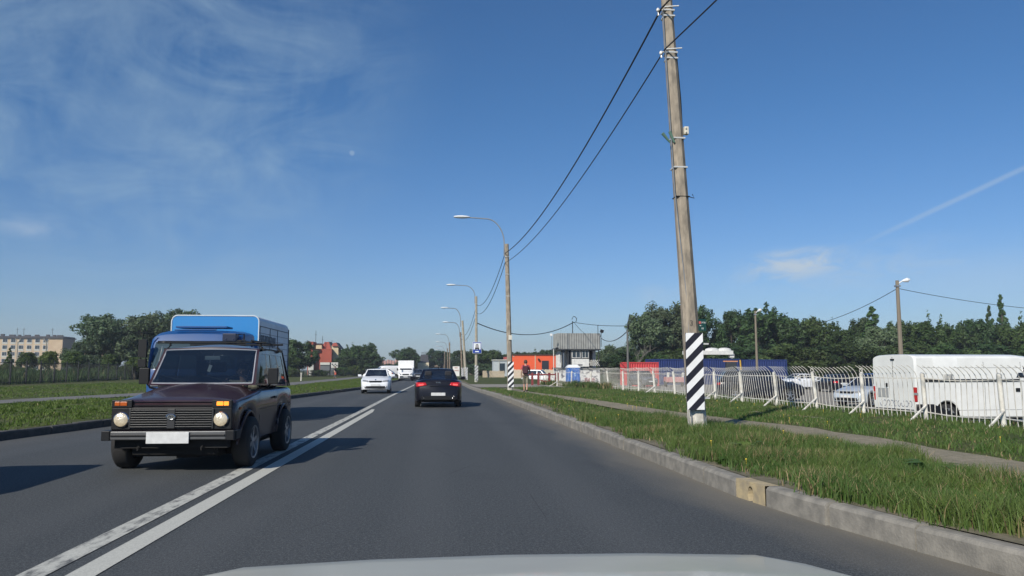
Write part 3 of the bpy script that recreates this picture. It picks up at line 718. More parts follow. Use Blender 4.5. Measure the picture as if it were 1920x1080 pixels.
c.lamp('tail_light', [(.62, .75), (.76, .75), (.76, .95), (.62, .95)], 1, REDD); c.plate(.7, 1)
b = MB(); b.box((0, 3.78, .5), (1.6, .09, .12)); b.build('rear_bumper', BUMP, root, bevel=.01)
b = MB(); b.box((0, 1.30, 1.02), (1.5, .35, .16)); b.build('dashboard', INTER, root, bevel=.03)
b = MB(); b.lathe([(.18*1.0+.014*math.cos(a), .014*math.sin(a)) for a in [math.pi*2*k/8 for k in range(9)]], 28, 'z', (0, 0, 0)); b.box((0, 0, -.01), (.34, .03, .02)); b.box((0, -.08, -.01), (.03, .17, .02)); b.lathe([(.05, .01), (.001, .015)], 12, 'z')
b.build('steering_wheel', BLACKP, root, smooth=True, loc=(.38, 1.62, 1.15), rot=(R(62), 0, 0))
b = MB(); b.box((-.02, 1.70, 1.585), (.24, .025, .06)); b.tube([(-.02, 1.72, 1.6), (-.02, 1.75, 1.66)], .008, 5); b.build('rear_view_mirror', mat('mirror_glass', (.45, .47, .5), .2, .6), root, bevel=.012)
b = MB(); b.tube([(-.06, 1.70, 1.55), (-.06, 1.70, 1.48)], .003, 4); b.box((-.06, 1.70, 1.42), (.05, .012, .11), (0, .3, 0)); b.build('air_freshener', mat('paper_white', (.6, .6, .58), .8), root, bevel=.004)
NIVA = root

# ---- blue box truck behind it
P_BLUE = paint('truck_blue', (.004, .06, .21), .05, .45, 0, .15, .3); P_CYAN = paint('box_blue', (.007, .19, .50), .02, .45)
P_BOX = mat('box_panel_grey', (.66, .70, .74), .5, col2=(.50, .53, .57), scale=2)
root = thing('box_truck', 'bright blue box truck with light grey ribbed flank, hidden in part behind the plum car', 'truck', (-6.13, 20.2, 0), 0)
c = Car(root, 1.7, [(0, 1.02), (.04, 1.08), (.15, 1.13), (1.7, 1.13)], [(0, .5), (1.7, .5)], [(0, 2.0), (.05, 2.08), (.35, 2.30), (.6, 2.40), (1.9, 2.44)], [(0, 2.05), (.05, 2.14), (.35, 2.36), (.6, 2.46), (1.9, 2.52)], .95, 40, .45, rs=.1)
c.zs = [(0, 1.0), (.02, 1.35), (.3, 2.1), (.38, 2.26), (.7, 2.36), (1.9, 2.40)]; c.zc = [(0, 1.05), (.02, 1.40), (.3, 2.16), (.38, 2.32), (.7, 2.43), (1.9, 2.48)]
c.body(P_BLUE, 'cab')
b = MB(); c.patch(b, [(-1.04, 1.42), (1.04, 1.42), (1.0, 2.10), (-1.0, 2.10)], -1, .012, 10, 6); b.build('windshield', glassm('truck_glass', (.05, .075, .09), .8), root, smooth=True, solid=.01)
b = MB(); c.patch(b, [(-.96, 2.07), (.96, 2.07), (.95, 2.13), (-.95, 2.13)], -1, .02, 10, 3); b.build('windshield_top_band', BLACKP, root, smooth=True, solid=.02)  # thin dark band along the top of the windshield
b = MB(); b.tube([(-1.07, .02, 1.36), (-1.05, .33, 2.12), (-.98, .36, 2.2), (.98, .36, 2.2), (1.05, .33, 2.12), (1.07, .02, 1.36)], .018, 6); b.build('windshield_frame', P_BLUE, root, smooth=True)
b = MB(); b.box((0, .95, 2.51), (1.3, .6, .05)); b.tube([(-.6, .42, 2.42), (.45, .42, 2.43)], .02, 6); b.build('roof_hatch', P_BLUE, root, bevel=.02)
b = MB(); b.box((.86, .25, 2.22), (.34, .3, .20)); b.box((.99, .02, 2.0), (.03, .03, .4)); b.box((.80, .02, 2.0), (.03, .03, .4)); b.build('roof_deflector', mat('navy_plastic', (.012, .02, .05), .4), root, bevel=.07)
for sg in (1, -1):
    b = MB(); b.box((sg*1.20, -.02, 1.93), (.20, .09, .44)); b.box((sg*1.20, -.02, 1.56), (.19, .09, .20)); b.tube([(sg*1.05, .25, 2.3), (sg*1.24, .05, 2.31), (sg*1.26, 0, 1.5), (sg*1.08, .12, 1.45)], .018, 6); b.build('mirror', BLACKP, root, bevel=.03)
c.sidepatch('side_window', [(.25, 1.5), (1.45, 1.5), (1.45, 2.1), (.55, 2.1)], GLASS)
b = MB(); c.patch(b, [(-.8, .95), (.8, .95), (.8, 1.25), (-.8, 1.25)], -1, .015); b.build('grille', BLACKP, root, solid=.02)
b = MB(); b.box((0, -.03, .65), (2.2, .2, .34)); b.build('bumper', BLACKP, root, bevel=.03)
c.lamp('headlight', [(.66, .98), (.98, .98), (.98, 1.16), (.66, 1.16)], -1, HEAD)
b = MB(); b.box((0, 3.2, .72), (.9, 5.7, .22)); b.box((.8, 2.7, .62), (.4, .8, .4)); b.build('chassis', DARK, root, bevel=.01)
for yy in (.95, 4.8):
    for sg in (1, -1):
        b = MB(); r = .45; w_ = .28
        b.lathe([(r*.58, -w_/2), (r*.9, -w_/2), (r, -w_*.38), (r, w_*.38), (r*.9, w_/2), (r*.58, w_/2)], 28, 'x'); t = b.build('wheel', RUBBER, root, smooth=True, loc=(sg*.95, yy, r))
        b = MB(); b.lathe([(r*.6, sg*w_*.5), (r*.4, sg*w_*.3), (r*.2, sg*w_*.55), (.01, sg*w_*.55)], 20, 'x'); b.build('rim', ALLOY, t, smooth=True)
# box: rounded-edge body, front panel blue, flank grey with grooves
bw, zb0, zt0, y0, y1 = 1.18, .92, 2.90, 1.95, 6.35
def rring(y, hw, zt, r=.16):
    pts = [(-hw, zb0), (hw, zb0)]
    pts += [(hw-r+r*math.cos(a), zt-r+r*math.sin(a)) for a in [math.pi/2*k/6 for k in range(7)]]
    pts += [(-hw+r-r*math.sin(a), zt-r+r*math.cos(a)) for a in [math.pi/2*k/6 for k in range(7)]]
    return [(x, y, z) for x, z in pts]
b = MB(); P = [rring(y0+.0, bw, zt0), rring(y1-.12, bw, zt0), rring(y1, bw, zt0-.02, .2)]
P = [q+[q[0]] for q in P]; b.grid(P); n = len(P[0])
b.f.append(tuple(range(n-2, -1, -1))); b.m.append(1); b.f.append(tuple(2*n+k for k in range(n-1))); b.m.append(0)
bx = b.build('cargo_box', [P_BOX, P_CYAN], root, smooth=True, ang=30)
b = MB(); q = rring(y0-.012, bw-.008, zt0-.008, .15); b.v += q; b.v += [(x, y+.03, z) for x, y, z in q]; n = len(q)
b.f.append(tuple(range(n-1, -1, -1))); b.m.append(0); b.f += [(k, (k+1) % n, n+(k+1) % n, n+k) for k in range(n)]; b.m += [0]*n
b.build('front_panel', P_CYAN, bx)
b = MB(); b.tube([(x, y0-.01, z) for x, y, z in rring(0, bw, zt0)[1:]+[rring(0, bw, zt0)[0]]], .02, 6); b.build('edge_trim', mat('pale_trim', (.55, .60, .63), .5), bx, smooth=True)
for sg in (1, -1):
    b = MB()
    for k in range(9): b.box((sg*(bw+.004), (y0+y1)/2, 1.1+k*.19), (.008, y1-y0-.2, .010))
    for yy in (y0+.12, 3.4, 4.5): b.box((sg*(bw+.008), yy, 1.82), (.012, .03, 1.6))
    b.box((sg*(bw+.008), (y0+y1)/2, 2.62), (.012, y1-y0-.1, .02)); b.box((sg*(bw+.012), y1-.06, 1.86), (.02, .05, 1.75)); b.box((sg*(bw+.012), (y0+y1)/2, .96), (.02, y1-y0, .05))
    b.build('panel_grooves', mat('groove_dark', (.09, .10, .12), .6), bx)
b = MB(); b.add([(bw+.012, 4.6, 1.3), (bw+.012, 5.6, 1.3), (bw+.012, 5.6, 1.5), (bw+.012, 4.6, 1.48)], [(0, 1, 2, 3)]); b.add([(bw+.013, 4.6, 1.05), (bw+.013, 5.6, 1.03), (bw+.013, 5.6, 1.12), (bw+.013, 4.6, 1.16)], [(0, 1, 2, 3)]); b.build('red_stripe', mat('red_print', (.45, .09, .07), .6, col2=(.5, .35, .33), scale=9), bx)
TXT = mat('grey_lettering', (.11, .13, .16), .6)
b = MB(); rg = random.Random(3)     # unreadable wide lettering: row of letter-like strokes
yy = 2.2
while yy < 4.2:
    w_ = rg.uniform(.13, .2)
    for k in range(3):
        b.box((bw+.012, yy+w_*k/2, 2.22), (.006, .03, .30), (rg.choice([0, 0, .35, -.35]), 0, 0))
    b.box((bw+.0125, yy+w_/2, rg.choice([2.08, 2.22, 2.36])), (.005, w_, .04)); yy += w_+.09
b.build('lettering', TXT, bx)

# ---- black sedan ahead
P_BLK = paint('black_paint', (.004, .004, .009), .01, .3, 0, .15, .3)
root = thing('sedan_ahead', 'black saloon with lit red tail lights driving ahead in our lane', 'car', (.10, 28.7+4.35, 0), R(180))
root.name = 'black_sedan'
c = modern(root, P_BLK, 4.4, 1.47, .88, front_detail=True, rear_detail=False, belt=.98)
z = .86
c.lamp('tail_light', [(.42, z-.03), (.82, z-.10), (.84, z+.07), (.46, z+.06)], 1, REDL, nu=8)
for sg in (1, -1):
    b = MB(); c.patch(b, [(sg*.54, z-.035), (sg*.72, z-.05), (sg*.72, z+.01), (sg*.54, z+.02)], 1, .03); b.build('light_element', mat('bright_red', (.8, .1, .1), .3, emit=(1, .12, .1), est=.45), root, solid=.01)
b = MB(); c.patch(b, [(-.80, .3), (.80, .3), (.82, .42), (-.82, .42)], 1, .008, 8); b.build('rear_valance', BLACKP, root, solid=.02)
c.plate(.50, 1, off=.035)
b = MB()
for sg in (1, -1):
    b.tube([(sg*.52, 4.40, .345), (sg*.68, 4.37, .345), (sg*.58, 4.40, .43), (sg*.52, 4.41, .345)], .014, 5)
b.build('exhaust_trim', CHROME, root)
b = MB(); c.patch(b, [(-.3, .785), (.3, .785), (.3, .80), (-.3, .80)], 1, .012); b.build('boot_trim', BLACKP, root, solid=.01)
yk = c.ey(0, .93, 1) or 4.38
text_mesh('maker_badge', 'KIA', .085, CHROME, root, (0, yk+.03, .90), (R(90), 0, R(180)), sx=1.4)
b = MB(); b.box((0, 2.9, 1.49), (.03, .14, .06), (.5, 0, 0)); b.build('antenna_fin', P_BLK, root, bevel=.01)
b = MB(); b.tube([(-.5, 3.1, 1.22), (.5, 3.1, 1.22)], .02, 5); b.build('parcel_shelf', INTER, root)

# ---- white hatchback oncoming
P_WHT = paint('white_paint', (.72, .74, .77), .04, .3)
root = thing('white_sedan', 'white liftback with black grille driving towards the camera in the oncoming lane', 'car', (-3.50, 45.8, 0), R(2))
c = modern(root, P_WHT, 4.3, 1.47, .86, hatch=True, belt=.97)
b = MB(); b.lathe([(.05, 0), (.045, -.02), (.001, -.025)], 16, 'y', (0, (c.ey(0, .80, -1) or 0)-.01, .80)); b.build('badge', CHROME, root, smooth=True)

# ---- vans: one-volume loft
def van(root, pm, L=5.2, W=.97, H=2.1, yw=.95, wr=.36, lowbelt=None, mm=BLACKP):
    c = Car(root, L,
        [(0, W*.84), (.08, W*.92), (.3, W*.98), (.8, W), (L-.1, W), (L, W*.985)],
        [(0, .34), (.2, .26), (L-.2, .30), (L, .36)],
        [(0, .80), (.05, .90), (.35, 1.02), (.85, 1.12), (1.0, 1.22), (1.55, H-.22), (1.75, H-.10), (2.2, H-.05), (L-.05, H-.06), (L, H-.08)],
        [(0, .82), (.05, .93), (.35, 1.08), (.85, 1.22), (1.0, 1.32), (1.55, H-.15), (1.75, H-.04), (2.2, H), (L-.05, H-.01), (L, H-.03)],
        yw, L-1.15, wr, arch=.09, rs=.09, bulge=.012)
    c.body(pm)
    b = MB(); c.patch(b, [(-W*.80, 1.36), (W*.80, 1.36), (W*.76, H-.24), (-W*.76, H-.24)], -1, .012, 8, 6); b.build('windshield', GLASS, root, smooth=True, solid=.01)
    c.sidepatch('side_window', [(1.12, 1.28), (2.05, 1.22), (2.05, H-.42), (1.55, H-.42)], GLASS)
    b = MB(); c.patch(b, [(-.42, .72), (.42, .72), (.40, .88), (-.40, .88)], -1, .012); b.build('grille', BLACKP, root, solid=.02)
    b = MB(); c.patch(b, [(-.72, .38), (.72, .38), (.72, .62), (-.72, .62)], -1, .012); b.build('bumper', mm, root, solid=.04)
    c.lamp('headlight', [(.5, .74), (.80, .76), (.80, .96), (.56, .90)], -1, HEAD)
    c.wheels(STEEL, 8); c.mirrors(1.35, 1.42, size=(.16, .1, .28)); c.plate(.5, -1)
    return c
P_VAN = paint('van_white', (.74, .75, .73), .05, .35)
root = thing('white_van', 'large white panel van behind the white fence at the right edge', 'van', (0, 0, 0))
L = 6.1; c = van(root, P_VAN, L, .98, 2.30)
al = R(84); rear = Vector((14.95, 22.9, -.40))     # near rear corner; local +y is tail
rz = -(al)+R(180); rz = math.atan2(-(-math.sin(al)), -math.cos(al))
# local +y must map to -(sin al, cos al)
rz = math.atan2(math.sin(al), -math.cos(al)); rz = math.atan2(-(-math.sin(al)), (-math.cos(al)))
root.rotation_euler = (0, 0, rz)
M = Matrix.Rotation(rz, 3, 'Z')
VAN_NEAR = 1 if (M @ Vector((1, 0, 0))).y < 0 else -1
corner = M @ Vector((VAN_NEAR*.98, L, 0)); root.location = rear-corner
sgn = VAN_NEAR
c.sidepatch('rub_strip', [(2.25, 1.42), (L-.35, 1.42), (L-.35, 1.50), (2.25, 1.50)], BLACKP, sides=(sgn,), off=.012, solid=.03)
c.sidepatch('lower_cladding', [(L-.82-.72, .36), (L-.02, .36), (L-.02, .72), (L-.62, .72)], BLACKP, sides=(sgn, -sgn), off=.01, solid=.02)
c.sidepatch('front_quarter_glass', [(2.05, 1.55), (2.35, 1.55), (2.25, 1.70), (2.1, 1.70)], GLASS, sides=(sgn,), off=.01)
b = MB()
for y in (2.15, 3.55): c.seam([(y, .35), (y, 1.2), (y, 2.05)], b=b, sg=sgn, r=.006)
for z in (1.86, .52): c.seam([(2.15, z), (3.5, z), (L-.3, z)], b=b, sg=sgn, r=.005)
b.box((0, L+.002, 1.3), (.012, .012, 1.8)); b.box((.3, L+.02, 1.30), (.05, .04, .12)); b.box((-.02, L+.02, 2.13), (.16, .03, .04)); b.build('door_seams', BLACKP, root)
c.sidepatch('vent_plate', [(L-1.35, 1.46), (L-1.05, 1.46), (L-1.05, 1.66), (L-1.35, 1.66)], mat('plate_grey2', (.38, .38, .36), .6), sides=(sgn,), off=.012, solid=.02)
for y in (2.32, 1.95): b = MB(); b.box((sgn*(c.sx(y, 1.15)+.015), y, 1.15), (.03, .16, .12)); b.build('door_handle', BLACKP, root, bevel=.02)
for sg in (1, -1):
    b = MB(); b.box((sg*.945, L-.03, 1.02), (.09, .10, .46)); h = b.build('tail_light', REDD, root, bevel=.02)
    b = MB(); b.box((sg*.955, L-.025, 1.04), (.095, .105, .07)); b.build('lens', HEAD, h)
b = MB(); b.box((0, L+.03, .45), (1.8, .12, .2)); b.build('rear_bumper', BLACKP, root, bevel=.03)
b = MB(); b.box((.5, L+.006, 1.05), (.5, .012, .3)); b.build('licence_plate', mat('plate_grey', (.33, .34, .34), .6), root)
b = MB(); rg = random.Random(5)
for k in range(9):
    x = -.75+k*.17; b.tube([(x+.07*math.cos(a), L+.006, .72+.1*math.sin(a)) for a in [j*.9+k for j in range(6)]], .008, 4)
b.build('graffiti', mat('graffiti_ink', (.12, .14, .2), .7), root)

P_NAVY = paint('navy_paint', (.004, .006, .016), .02, .3, 0, .15, .3); P_SILV = paint('silver_blue_paint', (.50, .55, .60), .04, .28, .25); P_DBLU = paint('deep_blue_paint', (.015, .06, .22), .05, .25)
P_GRAY = paint('grey_paint', (.06, .065, .08), .06, .25)
def park(name, lab, px, Y, heading, pm, cat='car', z=-.4, grp='cars parked behind the white fence', **kw):
    r = thing(name, lab, cat, (cx(px, Y), Y, z), R(heading), grp); modern(r, pm, **kw); return r
park('parked_car', 'dark navy off-road estate parked broadside behind the fence beside the striped pole', 1500, 42.5, 80, P_NAVY, L=4.8, H=1.8, W=.92, suv=True, belt=1.02)
park('parked_car', 'white saloon parked beyond the dark navy estate', 1459, 68, -82, P_WHT, L=4.4, hatch=False)
park('parked_car', 'black hatchback with a glowing red tail lamp parked behind the white saloon', 1545, 62, 172, P_BLK, L=4.2, hatch=True, rear=REDL)
park('parked_car', 'silver blue saloon facing left with its nose beside the white van', 1584, 36.0, -62, P_SILV, L=4.5)
park('parked_car', 'deep blue hatchback half hidden between the silver saloon and the white van', 1592, 43.0, -68, P_DBLU, L=4.1, hatch=True, H=1.6)
park('parked_car', 'dark grey car facing the fence in front of the red container', 1221, 76, 8, P_GRAY, L=4.6, H=1.72, suv=True)
park('parked_car', 'white car seen over the pickets by the orange building', 1042, 96, 65, P_WHT, L=4.3, H=1.75, hatch=True, z=-.35)

# ---- far traffic and parked vans on the left
root = thing('cargo_van', 'white box truck coming down the far end of the oncoming lane', 'truck', (-3.72, 97, 0), R(1))
P_GZ = paint('box_white', (.80, .80, .80), .03, .4)
c = van(root, P_GZ, 2.3, .92, 1.8, yw=.9, mm=P_GRAY)
b = MB(); b.box((0, 3.6, 1.62), (1.98, 3.4, 1.85)); b.build('cargo_box', P_GZ, root, bevel=.03)
b = MB(); b.box((0, 3.6, .62), (1.0, 3.5, .2)); b.build('chassis', DARK, root)
for sg in (1, -1):
    b = MB(); b.lathe([(.2, -.1), (.32, -.1), (.34, -.06), (.34, .06), (.32, .1), (.2, .1)], 20, 'x'); b.lathe([(.2, 0), (.01, 0)], 20, 'x'); b.build('wheel', RUBBER, root, smooth=True, loc=(sg*.86, 4.3, .34))
root = thing('far_car', 'small dark car following the white box truck far down the road', 'car', (-2.45, 108, 0), R(1)); modern(root, P_GRAY, 4.3, 1.5)
root = thing('white_minibus', 'white van parked off the left lawn behind the white liftback', 'van', (cx(693, 108), 108, 0), R(-70)); van(root, P_GZ, 4.6, .9, 1.95)
root = thing('white_car', 'white car with its door swung open parked at the left lawn edge', 'car', (cx(683, 104), 104, .1), R(-100)); modern(root, P_GZ, 4.0, 1.4, .82, hatch=True)
b = MB(); b.tube([(.98+.62*math.cos(a)+.3, 1.6+.1*math.cos(a), .95+.28*math.sin(a)) for a in [2*math.pi*k/16 for k in range(17)]], .055, 6); b.build('open_door', P_GZ, root, smooth=True)

# ---- our own car: bonnet, wings, front wheels; windscreen line left open around the camera
P_OWN = paint('own_paint', (.52, .52, .45), .05, .4)
root = thing('own_car', 'pale grey bonnet of the car the photo is taken from, at the bottom edge', 'car', (.18, 1.52, 0), 0)
root.rotation_euler = (0, 0, R(180)); 
c = Car(root, 3.0, [(0, .80), (.08, .92), (.2, .97), (.8, .98), (3.0, .98)], [(0, .26), (3.0, .24)],
    [(0, .6), (.06, .75), (.2, .86), (.7, .92), (1.2, .96), (3.0, .97)], [(0, .62), (.06, .80), (.2, .903), (.7, .98), (1.15, 1.02), (3.0, 1.0)], .85, 40, .32, rs=.1)
# nose points to +Y: place so that the nose is 1 m beyond the visible crest
root.location = (.20, 2.35, -.005)
c.body(P_OWN); c.lamp('headlight', [(.4, .66), (.7, .66), (.74, .78), (.45, .76)], -1, HEAD); c.plate(.45, -1)
for sg in (1, -1):
    b = MB(); b.lathe([(.2, -.1), (.3, -.1), (.32, -.06), (.32, .06), (.3, .1), (.2, .1)], 20, 'x'); b.build('wheel', RUBBER, root, smooth=True, loc=(sg*.75, .85, .32))

root = thing('passing_car', 'light grey estate passing just outside the left edge, only its shadow in the picture', 'car', (-7.0, 5.6, 0), R(1)); modern(root, paint('light_grey_paint', (.4, .41, .42)), 4.9, 1.95, .92, suv=True, belt=1.1)

# ---------------------------------------------------------------- trees
M_DK = leafmat('leaves_dark', (0.036, 0.072, 0.024), (0.06, 0.108, 0.033), (0.075, 0.128, 0.053), .25, .35)
M_MID = leafmat('leaves_mid', (0.051, 0.099, 0.027), (0.083, 0.143, 0.042), (0.112, 0.173, 0.06), .3, .4)
M_WIL = leafmat('leaves_willow', (0.08, 0.128, 0.058), (0.123, 0.181, 0.087), (0.203, 0.261, 0.16), .3, .4)
M_RND = leafmat('leaves_round', (0.066, 0.12, 0.026), (0.096, 0.156, 0.036), (0.06, 0.096, 0.024), .3, .5)
M_WEED = leafmat('leaves_weed', (0.054, 0.102, 0.026), (0.084, 0.144, 0.036), (0.108, 0.144, 0.06), .3, .4)
BARK = mat('bark', (.10, .085, .065), .95, scale=8, bump=.8, bscale=20)
def crown_pts(kind, H, W, seed, n):
    rg = np.random.default_rng(seed); r2 = random.Random(seed); cl = []
    if kind == 'broad' or kind == 'willow':
        nl = 7 if kind == 'broad' else 9
        lobes = [(0, 0, H*.58, W*.34, H*.34)]
        for i in range(nl):
            a = i*2.4+r2.uniform(-.4, .4); z = H*(.28+.55*((i*.618) % 1)); rr = W*.5*math.sqrt(max(.1, 1-((z/H-.45)/.62)**2))*.62
            s_ = r2.uniform(.17, .27); lobes.append((math.cos(a)*rr, math.sin(a)*rr, z, W*s_, H*s_*.72))
        for i in range(3): lobes.append((r2.uniform(-.18, .18)*W, r2.uniform(-.18, .18)*W, H*r2.uniform(.78, .88), W*.13, H*.12))
        for (x, y, z, a, c_) in lobes:
            m = int(14*(a/(W*.25))**2)+8
            for k in range(m):
                v = rg.normal(size=3); v /= np.linalg.norm(v); q = rg.uniform(.62, 1.0)
                cl.append((x+v[0]*a*q, y+v[1]*a*q, z+v[2]*c_*q, rg.uniform(.05, .095)*W, 1.0))
    elif kind == 'spiky':
        for i in range(95):
            z = H*(.10+.60*rg.random()); a = rg.random()*6.283; rr = W*.5*(1-.55*(z/H-.1))*math.sqrt(rg.random())
            cl.append((math.cos(a)*rr, math.sin(a)*rr, z, W*rg.uniform(.07, .11), 1.0))
        for i in range(26):
            a = rg.random()*6.283; rr = W*.44*math.sqrt(rg.random()); h0 = H*rg.uniform(.5, .75); dx, dy = math.cos(a)*rg.uniform(.0, .35), math.sin(a)*rg.uniform(0, .35)
            top = H*(1.0-.3*rr/(W*.42))*rg.uniform(.82, 1.0)
            for t in np.linspace(0, 1, 6): cl.append((math.cos(a)*rr+dx*t*H*.3, math.sin(a)*rr+dy*t*H*.3, h0+(top-h0)*t, W*.06*(1.15-t*.75), 1.6))
    elif kind == 'conic':
        for i in range(80):
            z = H*(.08+.9*rg.random()**1.1); a = rg.random()*6.283; rr = W*.5*(1-z/H)**.8*rg.uniform(.4, 1)
            cl.append((math.cos(a)*rr, math.sin(a)*rr, z, W*.5*(.08+.16*(1-z/H)), .8))
    elif kind == 'round':
        for i in range(120):
            v = rg.normal(size=3); v /= np.linalg.norm(v); v[2] = abs(v[2]) if rg.random() < .8 else v[2]*.45
            q = rg.uniform(.55, .95); cl.append((v[0]*W*.43*q, v[1]*W*.43*q, H*.52+v[2]*H*.42*q, W*.09, .9))
    elif kind == 'bush':
        for i in range(70):
            v = rg.normal(size=3); v /= np.linalg.norm(v); q = rg.uniform(.4, 1)
            cl.append((v[0]*W*.42*q, v[1]*W*.42*q, H*.42+v[2]*H*.40*q+rg.uniform(0, .12)*H, W*.10, 1))
    cl = np.array(cl); wgt = cl[:, 3]**2; wgt /= wgt.sum(); idx = rg.choice(len(cl), n, p=wgt)
    d = rg.normal(size=(n, 3)); d /= np.linalg.norm(d, axis=1)[:, None]; d *= (rg.random(n)**.45)[:, None]*1.15
    c = cl[idx]; p = c[:, :3]+d*c[:, 3:4]*np.stack([np.ones(n), np.ones(n), c[:, 4]], 1)
    p[:, 2] = np.maximum(p[:, 2], .1)
    return p, d, cl
def crown_mesh(name, kind, H, W, seed, n, leaf, m):
    p, d, cl = crown_pts(kind, H, W, seed, n); rg = np.random.default_rng(seed+9); n = len(p)
    nr = d+rg.normal(size=(n, 3))*.55+np.array([0, 0, .25]); nr /= np.linalg.norm(nr, axis=1)[:, None]
    t = np.cross(nr, rg.normal(size=(n, 3))); t /= np.linalg.norm(t, axis=1)[:, None]; b2 = np.cross(nr, t)
    s_ = (leaf*(.55+.9*rg.random(n)))[:, None]
    V = np.stack([p-t*s_, p-b2*s_*.45, p+t*s_, p+b2*s_*.45], 1).reshape(-1, 3); F = (np.arange(n)[:, None]*4+np.array([0, 1, 2, 3]))
    me_o = np_mesh(name, V, F, [m]); me = me_o.data; bpy.data.objects.remove(me_o)
    b = MB(); r2 = random.Random(seed); tb = W*.035+.05
    hb = H*.5 if kind == 'round' else H*.75
    b.tube([(0, 0, -.3), (W*.01, 0, H*.18), (-W*.015, W*.01, H*.4), (0, 0, hb)], [tb*1.25, tb, tb*.75, tb*.25], 8)
    for i in range(10):
        q = cl[r2.randrange(len(cl))]; z0 = H*r2.uniform(.15, .45)
        z0 = min(z0, q[2]-.05) if kind != 'round' else H*.42
        b.tube([(0, 0, z0), (q[0]*.5, q[1]*.5, (z0+q[2])*.5+.03*H), tuple(q[:3])], [tb*.5, tb*.32, tb*.1], 5)
    t_o = b.build('trunk', BARK, smooth=True); tm = t_o.data; bpy.data.objects.remove(t_o)
    return me, tm
TV = {}
def tv(key, *a): TV[key] = (crown_mesh(key, *a), a[1], a[2])
tv('broad_a', 'broad', 10, 8, 1, 17000, .20, M_DK); tv('broad_b', 'broad', 10, 8, 2, 17000, .20, M_DK); tv('broad_c', 'broad', 10, 8, 3, 15000, .21, M_MID)
tv('willow_a', 'willow', 10, 9, 4, 19000, .20, M_WIL); tv('willow_b', 'willow', 10, 9, 5, 19000, .20, M_WIL)
tv('spiky_a', 'spiky', 10, 7, 6, 15000, .20, M_DK); tv('spiky_b', 'spiky', 10, 7, 7, 15000, .20, M_DK); tv('spiky_c', 'spiky', 10, 7, 17, 13000, .2, M_MID)
tv('conic', 'conic', 10, 4.5, 8, 9000, .18, M_MID); tv('round', 'round', 4.2, 3.2, 9, 9000, .09, M_RND); tv('bush', 'bush', 3, 3.6, 10, 7000, .11, M_WEED)
def tree(key, name, label, X, Y, H, W=None, group=None, z=0.0, cat='tree', rz=None):
    (cm, tm), h0, w0 = TV[key]; r = random.Random(int(X*13+Y*7))
    t = thing(name, label, cat, (X, Y, z), r.uniform(0, 6.28) if rz is None else rz, group); s_ = H/h0; sw = (W/w0) if W else s_
    t.scale = (sw, sw, s_)
    for nm, me in (('crown', cm), ('trunk', tm)):
        o = bpy.data.objects.new(nm, me); COL.objects.link(o); o.parent = t
    return t
def treetop(px, py, Y, z=0): return (at(px, py, Y).z-z)*1.03
RT = 'trees behind the parking lot on the right'
rows = [ # px, top y, Y, width, kind, label
 (1212, 592, 116, 9.0, 'willow_a', 'silvery tree left of the striped pole, above the red container'),
 (1252, 572, 119, 10.5, 'willow_b', 'tallest silvery green tree directly left of the striped pole'),
 (1160, 648, 128, 8.0, 'willow_b', 'low pale green tree right beside the guard booth'),
 (1140, 660, 150, 8.0, 'broad_c', 'low green tree behind the guard booth'),
 (1325, 582, 118, 8.5, 'broad_a', 'dark round tree immediately right of the striped pole'),
 (1375, 588, 121, 8.0, 'broad_b', 'dark tree left of the nearer lamp post by the blue containers'),
 (1425, 556, 119, 10.5, 'spiky_a', 'tall dark tree with shoots rising over the lamp post by the blue containers'),
 (1478, 574, 117, 9.0, 'spiky_b', 'dark spiky-topped tree over the right end of the blue containers'),
 (1530, 600, 116, 8.0, 'broad_c', 'broad dark tree above the parked white saloon'),
 (1575, 596, 113, 7.5, 'spiky_c', 'dark tree with one tall shoot above the silver blue saloon'),
 (1618, 600, 118, 6.5, 'broad_b', 'dark tree in the gap left of the pointed tree'),
 (1640, 578, 114, 7.0, 'conic', 'pointed mid green tree left of the wooden lamp post'),
 (1652, 612, 106, 6.5, 'willow_b', 'pale leafy tree in front of the row, left of the wooden lamp post'),
 (1704, 580, 116, 7.5, 'spiky_b', 'dark tree right behind the wooden lamp post'),
 (1752, 582, 112, 7.5, 'spiky_c', 'tree with fanned shoots above the white van roof'),
 (1800, 594, 115, 7.5, 'spiky_a', 'dark tree above the middle of the white van'),
 (1848, 574, 113, 7.5, 'spiky_b', 'dark tree with raised shoots above the front of the white van'),
 (1885, 556, 116, 4.2, 'conic', 'tallest thin pointed tree near the right edge'),
 (1862, 576, 122, 3.6, 'conic', 'slim pointed tree just left of the tallest pointed one'),
 (1915, 586, 110, 8.0, 'spiky_c', 'tree at the right edge of the picture'),
 (1975, 580, 112, 8.0, 'broad_a', 'dark tree just beyond the right edge'),
]
for px, py, Y, W_, k, lab in rows: tree(k, 'broadleaf_tree' if 'conic' not in k else 'pointed_tree', lab, cx(px, Y), Y, treetop(px, py, Y, -.4), W_, RT, -.4)
